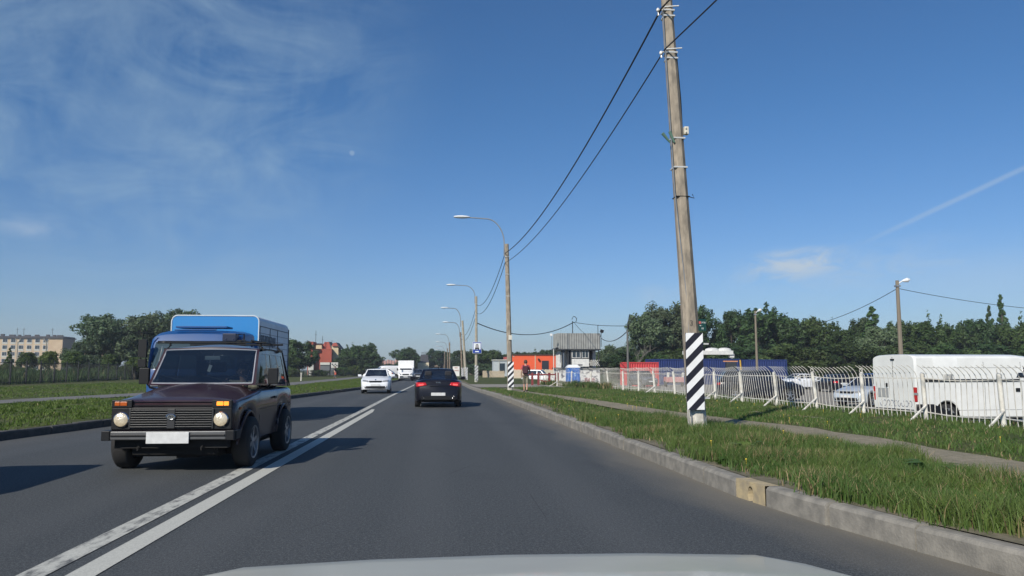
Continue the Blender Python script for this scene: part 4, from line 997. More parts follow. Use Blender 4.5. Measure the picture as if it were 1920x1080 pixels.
# second row and undergrowth shrubs
for i, (px, Y) in enumerate([(1290, 126), (1350, 127), (1400, 128), (1450, 126), (1505, 125), (1550, 124), (1600, 124), (1665, 124), (1725, 123), (1775, 124), (1825, 122), (1885, 124), (1940, 122)]):
    tree(['broad_a', 'broad_b', 'spiky_b'][i % 3], 'broadleaf_tree', 'second-row dark tree '+['left of the striped pole top board', 'just right of the striped pole', 'left of the shorter lamp post', 'right of the shorter lamp post', 'over the dark navy estate', 'over the white parked saloon', 'over the silver blue saloon', 'left of the weathered lamp post', 'right of the weathered lamp post', 'over the rear of the white van', 'over the middle of the white van', 'beside the tallest pointed tree', 'at the right picture edge'][i], cx(px, Y), Y, 7.9, 9, 'second row of the dark wood on the right', -.4)
for i, (px, Y, H_) in enumerate([(1290, 106, 5), (1345, 107, 5.2), (1400, 106, 5), (1460, 104, 5.4), (1515, 103, 5.6), (1560, 104, 5), (1600, 102, 5.5), (1655, 100, 4.8), (1705, 101, 5.4), (1760, 100, 5.2), (1815, 100, 5.4), (1870, 99, 5.2), (1925, 98, 5.4), (1235, 105, 4.6), (1190, 108, 4.4)]):
    tree(['broad_c', 'bush', 'broad_b'][i % 3], 'shrub', 'leafy shrub at the foot of the wood, '+['behind the striped pole', 'behind the canopy', 'left of the shorter lamp post', 'right of the shorter lamp post', 'behind the navy estate roof', 'behind the white saloon', 'above the silver blue saloon', 'left of the weathered lamp post', 'right of the weathered lamp post', 'above the van tail', 'above the van middle', 'above the van bonnet', 'at the right edge', 'behind the blue container left end', 'behind the red container'][i], cx(px, Y), Y, H_, 8.5, 'shrubs under the wood on the right', -.4, 'shrub')
# bare tree beside the two-armed post
t = thing('bare_tree', 'leafless grey tree beside the two-armed lamp post, left of the willows', 'tree', (cx(1192, 96), 96, -.4)); b = MB(); rg = random.Random(2)
def branch(p, d, L, r, k):
    q = p+d*L; b.tube([p, (p+q)/2+Vector((rg.uniform(-.05, .05), 0, .02))*L, q], [r, r*.8, r*.6], 5)
    if k:
        for i in range(3 if k > 1 else 4):
            e = (d+Vector((rg.uniform(-.75, .75), rg.uniform(-.75, .75), rg.uniform(-.1, .5)))).normalized(); branch(p+d*L*rg.uniform(.5, 1), e, L*rg.uniform(.5, .75), r*.55, k-1)
branch(Vector((0, 0, 0)), Vector((0, 0, 1)), 2.6, .09, 4); b.build('trunk', mat('dead_wood', (.2, .185, .16), .9), t)
# centre-right belt behind the bus sign
CT = 'trees behind the bus stop sign'
for px, py, Y, W_, k, lab in [
 (884, 655, 175, 9, 'broad_a', 'dark rounded tree just left of the bus stop sign pole'), (912, 660, 172, 9, 'broad_b', 'dark tree right of the bus stop sign, above the grey kiosk'),
 (935, 658, 170, 9, 'broad_c', 'green tree above the wooden fence left of the second striped pole'), (968, 656, 185, 8, 'spiky_a', 'dark spiky tree right behind the second striped pole'),
 (985, 651, 187, 8, 'spiky_b', 'tallest spiky tree over the orange building'), (1006, 652, 186, 7, 'spiky_c', 'spiky tree over the middle of the orange building'), (1028, 656, 184, 8, 'broad_b', 'dark tree over the right end of the orange building'),
 (1150, 668, 170, 10, 'broad_a', 'dark tree between the guard booth and the two-armed lamp post'),
 (899, 682, 150, 8, 'willow_a', 'low pale green bush-like tree left of the grey kiosk'), (868, 676, 200, 8, 'broad_b', 'dark low tree behind the white hoarding'),
 ]: tree(k, 'broadleaf_tree', lab, cx(px, Y), Y, treetop(px, py, Y), W_, CT)
# left trees
LT = 'trees on the left'
for px, py, Y, W_, k, lab in [
 (200, 594, 122, 10.5, 'willow_a', 'left half of the big silvery willow clump beside the block of flats'), (262, 588, 124, 11, 'willow_b', 'right half of the big silvery willow clump, nearest the truck mirror'),
 (322, 584, 132, 11, 'willow_a', 'tall willow rising behind the blue truck'), (158, 640, 118, 6, 'willow_b', 'lower grey green tree against the shaded end wall of the flats'),
 (560, 640, 150, 7.5, 'broad_b', 'dark round tree between the truck and the brick building'), (540, 668, 145, 6, 'broad_c', 'low tree half hidden by the truck flank'),
 (662, 642, 190, 8.5, 'spiky_c', 'tall dark green tree right of the brick building'), (683, 646, 192, 8, 'broad_a', 'second dark tree right of the brick building'), (703, 650, 190, 5, 'conic', 'narrow dark tree at the right end of the group beside the brick building'), (694, 664, 186, 8, 'broad_b', 'low dark tree under the group beside the brick building'), (655, 668, 184, 8, 'broad_a', 'low dark tree close against the brick building'), 
 (763, 653, 230, 9.5, 'broad_c', 'pointed green tree rising over the white box truck'), (773, 664, 240, 7, 'broad_b', 'round tree at the right shoulder of the white box truck'),
 (726, 682, 200, 8, 'broad_a', 'low tree under the pink flats, left one'), (742, 684, 205, 8, 'broad_b', 'low tree under the pink flats, right one'), (712, 686, 198, 8, 'broad_c', 'low light green tree beside the narrow dark tree'),
 (792, 668, 250, 11, 'broad_b', 'green tree in front of the dark pitched roof'), (812, 656, 262, 10, 'broad_a', 'round tree right of the dark pitched roof'), (825, 668, 270, 10, 'spiky_a', 'dark tree right of the white gable'), (838, 674, 290, 12, 'broad_b', 'dark tree among the far lamp posts'), (852, 680, 280, 12, 'broad_a', 'dark tree right of the far lamp posts'), (842, 662, 330, 10, 'broad_c', 'far tree behind the last lamp posts')]:
    tree(k, 'broadleaf_tree' if k != 'conic' else 'pointed_tree', lab, cx(px, Y), Y, treetop(px, py, Y), W_, LT)
for px, py, lab in [(50, 657, 'round clipped tree in front of the left windows of the flats'), (91, 655, 'round clipped tree at the corner of the flats'), (137, 656, 'largest round clipped tree before the end wall of the flats'), (206, 661, 'round clipped tree in front of the willow clump'), (253, 667, 'round clipped tree next to the truck mirror')]:
    Y = 104; tree('round', 'round_tree', lab, cx(px, Y), Y, treetop(px, py, Y), 3.4 if px == 137 else 2.9, 'round clipped trees behind the dark fence', .05)
tree('conic', 'young_tree', 'thin young tree in front of the flats near the left edge', cx(16, 98), 98, 4.0, 1.8, None, .05)
sh = [(-20, 92, 2.4), (8, 92, 2.3), (40, 94, 1.9), (75, 96, 1.6), (112, 98, 1.5), (150, 100, 1.7), (185, 102, 2.0), (215, 104, 2.3), (245, 106, 2.4), (275, 108, 2.4), (300, 110, 2.4), (545, 140, 2.0), (600, 150, 1.6), (640, 155, 2.2), (665, 160, 2.6)]
for i, (px, Y, H_) in enumerate(sh): tree('bush', 'shrub', 'wild shrub behind the dark fence, '+['off the left edge', 'at the left edge', 'under the first windows', 'under the forked lamp post', 'under the flats corner', 'under the largest round tree', 'left of the willow clump', 'under the willow clump', 'beside the truck mirror', 'behind the truck mirror', 'behind the truck cab', 'right of the truck', 'before the brick building', 'left of the tall dark group', 'under the tall dark group'][i], cx(px, Y), Y, H_, 4.2, 'wild shrubs behind the dark fence', 0, 'shrub')
rg = np.random.default_rng(5); n = 26000; t_ = rg.random(n); yy = 64+70*t_; xx = np.array([lerp([(64, -36.0), (68, -36.2), (103, -38.8), (134, -41)], y) for y in yy])-rg.random(n)*16
tag(blades('wild_weeds', np.stack([xx, yy, np.full(n, .1)], 1), 1.0, .10, [M_WEED, M_STRAW], .5, .03, 8), kind='stuff', label='tall wild weeds behind the dark metal fence', cat='weeds')
n = 9000; yy = 46+14*rg.random(n); xx = 9.8+rg.random(n)*1.3-(yy-46)*.12
tag(blades('fence_weeds', np.stack([xx, yy, np.full(n, .2)], 1), .3, .04, [M_WEED, M_STRAW], .5, .2, 9), kind='stuff', label='tall weeds at the far end of the white fence', cat='weeds')

# ---------------------------------------------------------------- striped poles and lamps
def stripes(parent, x, y, z0, z1, w_, name='striped_panel', rz=0, n=8, wrap=False):
    """black and white diagonal board facing the traffic (-y)"""
    b = MB(); b.box((x, y, (z0+z1)/2), (w_, .03, z1-z0)); bd = b.build(name, BWB, parent)
    P = (z1-z0)/(n/2); b = MB(); h = P/2; sl_ = w_*1.0; y_ = y-.018
    k = z0-sl_
    while k < z1:
        poly = [(0, k), (w_, k+sl_), (w_, k+sl_+h), (0, k+h)]
        out = []
        def clip(poly, f):
            o = []
            for (p, q) in zip(poly, poly[1:]+poly[:1]):
                a, c_ = f(p), f(q)
                if a >= 0: o.append(p)
                if (a >= 0) != (c_ >= 0): t = a/(a-c_); o.append((p[0]+(q[0]-p[0])*t, p[1]+(q[1]-p[1])*t))
            return o
        poly = clip(poly, lambda p: p[1]-z0); 
        if poly: poly = clip(poly, lambda p: z1-p[1])
        if len(poly) > 2:
            b.v += [(x-w_/2+u, y_, v) for u, v in poly]; m = len(poly); b.f.append(tuple(len(b.v)-m+i for i in range(m))); b.m.append(0)
        k += P
    b.build('white_stripes', BWW, bd); return bd
def lamp_arm(root, x, y, z, L, h, r=.035, seg=12, m=STEEL, dirx=-1):
    b = MB(); pts = [(x, y, z-.7), (x, y, z)]
    for i in range(1, seg+1):
        a = math.pi/2*i/seg; pts.append((x+dirx*(L*.5)*(1-math.cos(a)), y, z+h*math.sin(a)))
    pts.append((x+dirx*L, y, z+h*1.04)); b.tube(pts, r, 6); arm = b.build('lamp_arm', m, root, smooth=True)
    b = MB(); cx0 = x+dirx*(L+.35)
    n = 12; prof = [(.0, -.45), (.09, -.42), (.15, -.2), (.165, .05), (.13, .3), (.07, .45), (0, .47)]
    vs = []
    b.lathe(prof, 14, 'x', (cx0, y, z+h*1.04+.02), sy=.55); hd = b.build('lamp_head', LAMPW, root, smooth=True)
    return arm
def square_pole(root, base, top, w0, w1, zs, mats, name='pole'):
    """octagonal-ish tapered concrete mast from base to top (Vector pair)"""
    base, top = Vector(base), Vector(top); b = MB(); out = []
    for t in zs:
        c_ = base.lerp(top, t); w_ = (w0+(w1-w0)*t)/2; k = w_*.42
        out.append([(c_.x+u, c_.y+v, c_.z) for u, v in ((-w_, -k), (-k, -w_), (k, -w_), (w_, -k), (w_, k), (k, w_), (-k, w_), (-w_, k))])
    vs = [p for r_ in out for p in r_]; fs = []; ms = []
    for i in range(len(zs)-1):
        for k in range(8): fs.append((i*8+k, i*8+(k+1) % 8, (i+1)*8+(k+1) % 8, (i+1)*8+k)); ms.append(0 if i > 0 or len(mats) == 1 else 1)
    b.v = vs; b.f = fs; b.m = ms; b.f.append(tuple((len(zs)-1)*8+k for k in range(8))); b.m.append(0)
    return b.build(name, mats, root)
CONC_Y = mat('pole_concrete_pale', (.37, .34, .27), .9, col2=(.25, .22, .17), scale=14, amt=.8, bump=.5, bscale=50, stretch=(1, 1, .35))
CONC_L = mat('pole_concrete_brown', (.22, .17, .12), .9, col2=(.14, .11, .08), scale=14, amt=.8, bump=.5, bscale=50, stretch=(1, 1, .35))
# main pole
PG_ = 'concrete street lamp poles along the right kerb'
root = thing('striped_pole', 'tall near concrete pole with a large striped board, cut off by the picture top', 'utility pole', (5.12, 14.8, 0), 0, PG_)
TOPX, TOPZ = -.47, 9.6
square_pole(root, (0, 0, .1), (TOPX, 0, TOPZ), .34, .20, [0, .075, .5, 1], [CONC, CONC_W])
bd = stripes(root, -.12, -.24, .63, 2.11, .345, n=9)
def pxx(z): return TOPX*(z-.1)/(TOPZ-.1)
BANDM = mat('band_white', (.6, .6, .58), .5, .3)
for z in (.85, 1.9): b = MB(); b.box((.0, -.02, z), (.36, .40, .03)); b.build('metal_band', BANDM, root)
for z in (6.05, 5.45): b = MB(); b.box((pxx(z), 0, z), (.268-.012*(6.2-z)*-1, .268, .03)); b.build('metal_band', BANDM, root)
for z in (8.75, 7.85, 8.63, 7.73): b = MB(); b.box((pxx(z), 0, z), (.232, .232, .03)); b.build('metal_band', BANDM, root)
b = MB(); b.box((pxx(4.85), 0, 4.85), (.28, .28, .014)); b.tube([(pxx(4.8)+.12, -.1, 4.85), (pxx(4.8)+.24, -.1, 4.82), (pxx(4.8)+.2, -.1, 4.9)], .01, 4); b.build('dark_band', BLACKP, root)
b = MB(); b.tube([(-.17, -.14, .2), (-.19, -.13, 2.6), (pxx(5)-.16, -.12, 5.0), (pxx(8.7)-.13, -.1, 8.7)], .009, 4); b.build('earth_wire', STEEL, root)
b = MB(); b.tube([(.16, .13, .5), (pxx(3)+.15, .12, 3), (pxx(5.5)+.15, .10, 5.5), (pxx(6.9)+.16, .05, 6.9), (pxx(7.8)+.1, -.05, 7.9)], .014, 5); b.build('cable', WIREM, root)
b = MB(); b.box((pxx(6.25)+.19, -.05, 6.22), (.09, .11, .16)); b.box((pxx(6.25)+.17, -.12, 6.26), (.03, .02, .04)); b.box((pxx(6.25)+.17, -.12, 6.18), (.03, .02, .04)); b.build('junction_box', mat('box_cream', (.6, .58, .5), .6), root, bevel=.01)
b = MB()
for z, sx_ in ((8.78, -1), (7.88, -1)): b.tube([(pxx(z)-.11, -.02, z), (pxx(z)-.2, -.02, z), (pxx(z)-.2, -.02, z-.12)], .018, 5); b.tube([(pxx(z)-.12, -.1, z+.03), (pxx(z)+.2, -.14, z+.05)], .014, 5)
b.lathe([(.02, 0), (.035, .02), (.03, .06), (.012, .08)], 10, 'z', (pxx(8.7)-.21, -.02, 8.74)); b.lathe([(.02, 0), (.035, .02), (.03, .06), (.012, .08)], 10, 'z', (pxx(7.8)-.21, -.02, 7.82)); b.build('insulator', mat('ceramic_white', (.7, .7, .68), .3), root, smooth=True)
for k, (dx, a) in enumerate(((-.20, -.75), (-.11, -.45))):
    b = MB(); b.tube([(0, 0, 0), (math.sin(a)*.24, -.03, math.cos(a)*.24)], [.02, .034], 8); b.build('floodlight', mat('green_plastic', (.12, .22, .17), .4), root, smooth=True, loc=(pxx(6)+dx+.02, -.12, 5.95))
b = MB(); b.box((.06, -.215, 2.27), (.155, .012, .23)); sg_ = b.build('notice_sign', mat('sign_green', (.008, .05, .045), .4), root)
TW = mat('sign_white_text', (.65, .68, .66), .5)
b = MB(); b.box((.012, -.223, 2.315), (.04, .006, .05)); b.build('red_square', mat('sign_red', (.5, .05, .05), .5), sg_)
text_mesh('lettering', '7', .042, TW, sg_, (.012, -.228, 2.30), (R(90), 0, 0), .001)
text_mesh('lettering', '-РПБ-', .042, TW, sg_, (.086, -.224, 2.30), (R(90), 0, 0), .001)
text_mesh('lettering', '98 :', .036, TW, sg_, (.03, -.224, 2.245), (R(90), 0, 0), .001)
text_mesh('lettering', '83', .046, TW, sg_, (.065, -.224, 2.185), (R(90), 0, 0), .001)
text_mesh('painted_number', '3', .15, mat('stencil_grey', (.09, .08, .07), .9), root, (-.135, -.162, 2.26), (R(90), 0, 0), .001)

def lamp_pole(px0, px1, Y, ztop, label, armL, armH, w0=.30, w1=.20, m=CONC, striped=True, white=True, leanx=None):
    X = cx(px0, Y); Xt = at(px1, 693-(ztop-HC)*1440/Y, Y).x
    root = thing('lamp_pole', label, 'street lamp', (X, Y, .15), 0, PG_); tx = Xt-X; zt = ztop-.15
    square_pole(root, (0, 0, -.1), (tx, 0, zt), w0, w1, [0, .07, .5, 1], [m, CONC_W])
    if armL: lamp_arm(root, tx-.14, 0, zt+.0, armL, armH, r=.035 if Y < 100 else .05)
    for z in (zt-.75, zt-1.75, zt-3): b = MB(); b.box((tx*(z/zt), 0, z), (w1+.05, w1+.05, .03)); b.build('metal_band', BANDM, root)
    return root, tx, zt
r2_, t2x, t2z = lamp_pole(957, 950, 43.3, 8.55, 'second concrete pole with striped board and long curved lamp arm', 2.1, 1.45, .31, .22)
stripes(r2_, 0, -.20, .28, 1.70, .33, n=9)
b = MB(); b.box((-.03, -.19, 3.05), (.19, .02, .26)); b.build('notice_sign', mat('paper_cream', (.62, .6, .52), .7), r2_)
r3_, t3x, t3z = lamp_pole(893, 893, 75, 8.55, 'third concrete pole carrying the blue bus stop sign and a curved lamp arm', 2.0, 1.05, .30, .2, CONC_Y)
stripes(r3_, 0, -.2, .25, 1.65, .34, n=9)
r4_, t4x, t4z = lamp_pole(874, 867, 90, 7.1, 'pale leaning concrete pole without a lamp, left of the bus stop sign pole', 0, 0, .34, .24, CONC_Y)
stripes(r4_, 0, -.2, .1, 1.5, .36, n=9)
r5_, t5x, t5z = lamp_pole(867, 863.5, 112, 8.4-1.9+.3, 'thin concrete pole with curved lamp arm just left of the leaning pole', 1.7, 1.4, .28, .2, CONC_L)
stripes(r5_, 0, -.2, .1, 1.5, .34, n=9)
far = [(843, 843, 148, 6.6, 822, 'lamp pole in the far row, nearest of the small ones'), (839.5, 839, 190, 6.6, 822, 'lamp pole in the far row, second of the small ones'), (834, 834, 225, 6.6, 821, 'lamp pole in the far row, third of the small ones'), (832, 832, 262, 6.6, 819, 'lamp pole in the far row, fourth of the small ones'), (829, 829, 310, 6.6, 819, 'last lamp pole visible down the road'), (843.5, 843.5, 165, 5.6, None, 'pale pole without lamp in the far row')]
for p0, p1, Y, zt, ph, lab in far: lamp_pole(p0, p1, Y, zt, lab, (p0-ph)*Y/1440-.4 if ph else 0, 1.5, .28, .22, CONC_L if ph else CONC_Y)
# second lamp from r5: the arm of pole 4 in the photograph
lamp_arm(r4_, t4x-.2, .3, t4z+.0, 1.55, 1.45, .045)
# bus stop sign
root = thing('bus_stop_sign', 'blue bus stop sign with white square and black bus symbol, mounted on the third pole', 'sign', (cx(893, 75)+.05, 74.72, 3.52))
BSB = mat('sign_blue', (.01, .045, .33), .35); BSW = mat('sign_white', (.75, .8, .82), .35); BSK = mat('sign_black', (.02, .02, .02), .5)
hh = 20/1440*75*.5; ww = 15.4/1440*75*.5
b = MB(); b.box((0, .012, 0), (ww*2+.06, .02, hh*2+.06)); b.build('sign_rim', BSW, root, bevel=.005)
b = MB(); b.box((0, -.006, 0), (ww*2, .02, hh*2)); b.build('sign_face', BSB, root)
b = MB(); b.box((0, -.02, .13), (ww*1.72, .01, hh*1.18)); sq = b.build('white_square', BSW, root)
b = MB(); b.poly_prism([(-.19, -.13), (.19, -.13), (.15, .24), (.08, .33), (-.08, .33), (-.15, .24)], 'y', -.03, -.036); b.build('symbol', mat('symbol_grey', (.35, .33, .34), .5), sq)
b = MB(); b.box((0, -.042, -.07), (.40, .01, .12)); b.box((0, -.042, .30), (.17, .01, .07)); b.box((-.13, -.042, -.16), (.09, .01, .07)); b.box((.13, -.042, -.16), (.09, .01, .07)); b.build('symbol_detail', BSK, sq)
b = MB(); b.box((0, -.02, -.38), (.38, .01, .11)); b.build('text_bar', BSW, root)

# wires
def wire(name, label, p, q, sag, r=.012, grp=None, n=24, m=WIREM):
    p, q = Vector(p), Vector(q); b = MB()
    b.tube([p.lerp(q, i/n)+Vector((0, 0, -4*sag*(i/n)*(1-i/n))) for i in range(n+1)], r, 4)
    return tag(b.build(name, m), label, 'wire', grp)
WG = 'overhead wires between the poles'
P1a, P1b = at(1240, 16, 14.7), at(1247, 92, 14.7)
X2, X3 = cx(957, 43.3), cx(893, 75)
P2a, P2b = Vector((X2+t2x-.1, 43.2, 8.0)), Vector((X2+t2x-.1, 43.2, 7.45))
P3a, P3b = Vector((X3, 74.9, 7.7)), Vector((X3, 74.9, 6.9))
wire('overhead_wire', 'upper wire sagging from the tall near pole to the second pole', P1a, P2a, .75, .020, WG); wire('overhead_wire', 'lower wire sagging from the tall near pole to the second pole', P1b, P2b, .65, .014, WG)
wire('overhead_wire', 'upper wire from the near pole running out of the top of the picture', P1a, (8.2, -20, 9.6), .6, .018, WG); wire('overhead_wire', 'lower wire from the near pole rising out of the top right of the picture', P1b, (8.2, -20, 8.7), .5, .014, WG)
wire('overhead_wire', 'upper wire from the second pole to the bus stop pole', P2a, P3a, 1.0, .02, WG); wire('overhead_wire', 'lower wire from the second pole to the bus stop pole', P2b, P3b, 1.0, .02, WG)
P5 = Vector((cx(863.5, 112), 112, 6.3)); wire('overhead_wire', 'upper wire from the bus stop pole to the thin pole behind', P3a, P5+Vector((0, 0, .3)), 1.3, .022, WG); wire('overhead_wire', 'lower wire from the bus stop pole to the thin pole behind', P3b, P5-Vector((0, 0, .3)), 1.3, .022, WG)

# ---------------------------------------------------------------- white fence with outward-curved bars
root = thing('metal_fence', 'long white metal fence with outward curled bars around the parking lot', 'fence', (0, 0, 0))
FL = [(4, 11.5), (14, 11.75), (20, 11.5), (24, 11.3), (30, 11.1), (36, 11.2), (41, 11.0), (48, 10.6), (51, 9.9), (54, 8.8), (56.5, 8.1)]
fx = lambda y: lerp(FL, y)
posts = [7.4, 9.9, 12.4]
ys_ = [15.0, 17.4, 19.9, 22.2, 24.7, 27.4, 29.9, 32.6, 35.4, 38.4, 41.2, 44, 47, 50, 52.6, 54.6]
posts += ys_; rg = random.Random(11)
lean = {y: rg.uniform(-.12, .02)-(.05 if 20 < y < 32 else 0) for y in posts}
ring_posts = {15.0, 19.9, 12.4}
for i, y in enumerate(posts):
    x = fx(y); b = MB(); L = lean[y]
    b.tube([(x, y, -.1), (x+L*.5, y, .7), (x+L, y, 1.30)], .052, 10); b.lathe([(.055, 0), (.03, .03), (.001, .035)], 8, 'z', (x+L, y, 1.30))
    if y in ring_posts or i % 3 == 0: b.tube([(x+L+.045*math.cos(a), y, 1.38+.055*math.sin(a)) for a in [2*math.pi*k/12 for k in range(13)]], .012, 5)
    b.build('post', FENCEW, root, smooth=True)
    if 14 < y < 28 or (i % 3 == 0 and y > 28):
        b = MB(); b.tube([(x+L*.4, y-.04, .56), (x-.66, y-.35, .20)], .028, 6); b.build('brace', FENCEW, root, smooth=True)
for y0, y1 in zip(posts, posts[1:]):
    b = MB(); n = max(6, int((y1-y0)/.17)); s0, s1 = rg.uniform(-.03, .03), rg.uniform(-.03, .03); bow = rg.uniform(-.10, .06)
    tl = rg.uniform(-.12, -.02)
    def PX(t, z): return fx(y0+(y1-y0)*t)+(lean[y0]*(1-t)+lean[y1]*t)*z/1.4+bow*4*t*(1-t)*z
    for k in range(1, n):
        t = k/n; y = y0+(y1-y0)*t; dz = -.05*math.sin(t*3.14)*(1 if bow > 0 else .4)
        hk = .42+rg.uniform(-.04, .04); wob = rg.uniform(-.025, .025)
        pts = [(PX(t, .2)+wob, y, .24+dz), (PX(t, .7), y+.01, .7+dz), (PX(t, 1.1), y+.01, 1.15+dz)]
        for j in range(1, 6):
            a = j/5*R(62); Rr_ = .42; pts.append((PX(t, 1.1)-Rr_*(1-math.cos(a))*1.15, y+.01, 1.15+dz+Rr_*math.sin(a)*.98))
        b.tube(pts, .0095, 4, cap=False)
    b.build('bar_panel', FENCEW, root)
    b = MB()
    for z in (.40, 1.20): b.tube([(PX(t, z)+.01, y0+(y1-y0)*t, z-.05*math.sin(t*3.14)*(1 if bow > 0 else .3)) for t in (0, .25, .5, .75, 1)], .016, 4)
    b.build('rail', FENCEW, root)

# ---------------------------------------------------------------- dark fence on the left
root = thing('metal_fence', 'long dark metal fence on the left in front of the shrubs and flats', 'fence', (0, 0, 0)); root.name = 'dark_metal_fence'
a0, a1 = Vector((-36.0, 67.0, .05)), Vector((-41.5, 145.0, .05)); d = (a1-a0); n = 26
for k in range(-2, n+1):
    p = a0+d*(k/n); b = MB(); b.box((p.x, p.y, 1.1), (.1, .1, 2.2)); b.build('post', FENCED, root)
for k in range(-2, n):
    p, q = a0+d*(k/n), a0+d*((k+1)/n); b = MB()
    for i in range(1, 14):
        c_ = p.lerp(q, i/14); b.box((c_.x, c_.y, 1.05), (.02, .02, 1.9))
    b.tube([p+Vector((0, 0, 1.95)), q+Vector((0, 0, 1.95))], .03, 4); b.tube([p+Vector((0, 0, .25)), q+Vector((0, 0, .25))], .03, 4); b.build('bar_panel', FENCED, root)
# fence further on, behind the second lawn
root = thing('metal_fence', 'low dark fence in front of the brick building', 'fence', (0, 0, 0)); root.name = 'low_dark_fence'
for k in range(22):
    p = Vector((cx(538, 128)+k*.72, 128+k*.9, 0)); b = MB(); b.box((p.x, p.y, .65), (.08, .08, 1.3)); b.build('post', FENCED, root)
b = MB(); p0 = Vector((cx(538, 128), 128, 0)); p1 = p0+Vector((.72*21, .9*21, 0))
for z in (.3, 1.2): b.tube([p0+Vector((0, 0, z)), p1+Vector((0, 0, z))], .03, 4)
for k in range(150): c_ = p0.lerp(p1, k/150); b.box((c_.x, c_.y, .7), (.03, .03, 1.1))
b.build('bar_panel', FENCED, root)
t = thing('marker_post', 'short pale concrete marker post on the left lawn before the brick building', 'post', (cx(565, 88), 88, .1)); b = MB(); b.box((0, 0, .45), (.14, .14, .8)); b.build('post_shaft', CONC_W, t, bevel=.02)
b = MB(); b.box((0, 0, .9), (.18, .18, .1)); b.build('post_cap', CONC_W, t, bevel=.02)

# ---------------------------------------------------------------- buildings, left
BR_C = mat('brick_cream', (.52, .40, .27), .9, col2=(.47, .35, .23), scale=.35, amt=.9, lo=.42, hi=.58)
SLAB = mat('panel_white_wall', (.50, .50, .46), .85); ROOFD = mat('roof_dark', (.05, .05, .055), .8); GW = mat('window_glass_far', (.03, .045, .06), .12); WF = mat('window_frame_white', (.6, .6, .58), .6)
BRD = mat('brick_shaded_end', (.30, .20, .15), .9)  # end wall of the flats: its shade is put into the brick colour
def block(root, L, D, H, nfl, nw, wall, end, first=2.2, fh=2.8, ww=1.7, wh=1.45, x0=1.6, pitch=None):
    """long block: local x 0..-L along the facade (facing -y), depth +y"""
    b = MB(); b.box((-L/2, D/2, H/2), (L, D, H)); b.build('wall', wall, root)
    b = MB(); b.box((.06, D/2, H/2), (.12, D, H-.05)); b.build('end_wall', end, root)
    b = MB(); b.box((-L/2, D/2-.1, H+.25), (L+.9, D+.9, .5)); b.box((-L/2, D/2, H+.7), (L+.2, D-.4, .4)); rf = b.build('roof', ROOFD, root)
    pitch = pitch or (L-x0)/nw; cnt = 0
    for fl_ in range(nfl):
        for k in range(nw):
            xx = -(x0+pitch*k+ww/2+.4); z = first+fl_*fh
            b = MB(); b.box((xx, -.03, z), (ww+.2, .1, wh+.2)); f = b.build('window', WF, root)
            b = MB(); b.box((xx-ww*.17, -.09, z), (ww*.60, .04, wh)); b.box((xx+ww*.33, -.09, z), (ww*.32, .04, wh)); b.build('pane', GW, f)
            b = MB(); b.box((xx, -.05, z-wh/2-.45), (ww+.3, .06, .6)); b.build('spandrel', SLAB, f)
    return rf
Yb = 335; p = at(114, 693, Yb)
root = thing('apartment_block', 'long five-storey cream brick block of flats with flat roof at the left edge', 'building', (p.x, Yb, 0), R(4))
rf = block(root, 48, 13, 14.2, 5, 14, BR_C, BRD, first=2.3, fh=2.75, x0=5.2, pitch=3.05)
rg = random.Random(8)
for k in range(14): b = MB(); b.box((-2-k*3.1+rg.uniform(-1, 1), 4, 15.4), (rg.uniform(.8, 2.2), 1.2, rg.uniform(.6, 1.3))); b.build('roof_vent', ROOFD, rf)
for xx in (-6, -17, -29, -19.5): b = MB(); b.box((xx, 5, 17), (.12, .12, 3.6)); b.box((xx, 5, 18), (1.1, .1, .1)); b.build('antenna', ROOFD, rf)
b = MB(); b.box((-29, 4, 16), (2.0, 1.6, 1.9)); b.build('roof_hatch', ROOFD, rf)
for px_, Yp in ((30, 215), (84, 215)):
    t = thing('lamp_post', 'slim lamp post with forked top before the flats, '+('left one' if px_ == 30 else 'right one'), 'street lamp', (cx(px_, Yp), Yp, 0)); b = MB(); b.tube([(0, 0, 0), (0, 0, 8.6)], .16, 6); b.build('mast', CONC_Y, t)
    b = MB(); b.tube([(-.1, 0, 8.5), (-.7, 0, 9.6)], .1, 5); b.tube([(.1, 0, 8.5), (.7, 0, 9.6)], .1, 5); b.build('fork', CONC_Y, t)

BRICK = mat('red_brick', (.33, .075, .045), .9, col2=(.25, .06, .04), scale=.5, amt=.8); TAN = mat('tan_plaster', (.55, .46, .30), .85); BRK2 = mat('red_roof', (.36, .085, .06), .8)
Yb = 200; sc = Yb/1440
root = thing('brick_building', 'red brick building with tan upper storeys and red gabled towers on the left', 'building', (0, 0, 0))
def PB(px0, px1, pyt, Y, D, m, name='wall', pyb=None, parent=None):
    x0, x1 = cx(px0, Y), cx(px1, Y); zt = HC+(693-pyt)*Y/1440*1.01; zb = 0 if pyb is None else HC+(693-pyb)*Y/1440*1.01
    b = MB(); b.box(((x0+x1)/2, Y+D/2, (zt+zb)/2), (x1-x0, D, zt-zb)); return b.build(name, m, parent or root)
PB(577, 621, 655.5, 200, 12, BRICK); PB(621, 650, 657.5, 204, 12, mat('shaded_brick', (.16, .10, .10), .9))  # right wing painted darker as the shaded end of the red brick
PB(576, 585, 648, 198, 5, BRICK); PB(575.5, 586, 642.5, 197.5, 5.5, BRICK, 'parapet', 648)
PB(584, 602, 647, 206, 8, TAN, 'upper_storey'); PB(585, 601, 645.6, 205.7, 8.3, ROOFD, 'cornice', 647)
PB(621, 633.5, 649, 202, 6, TAN, 'upper_storey')
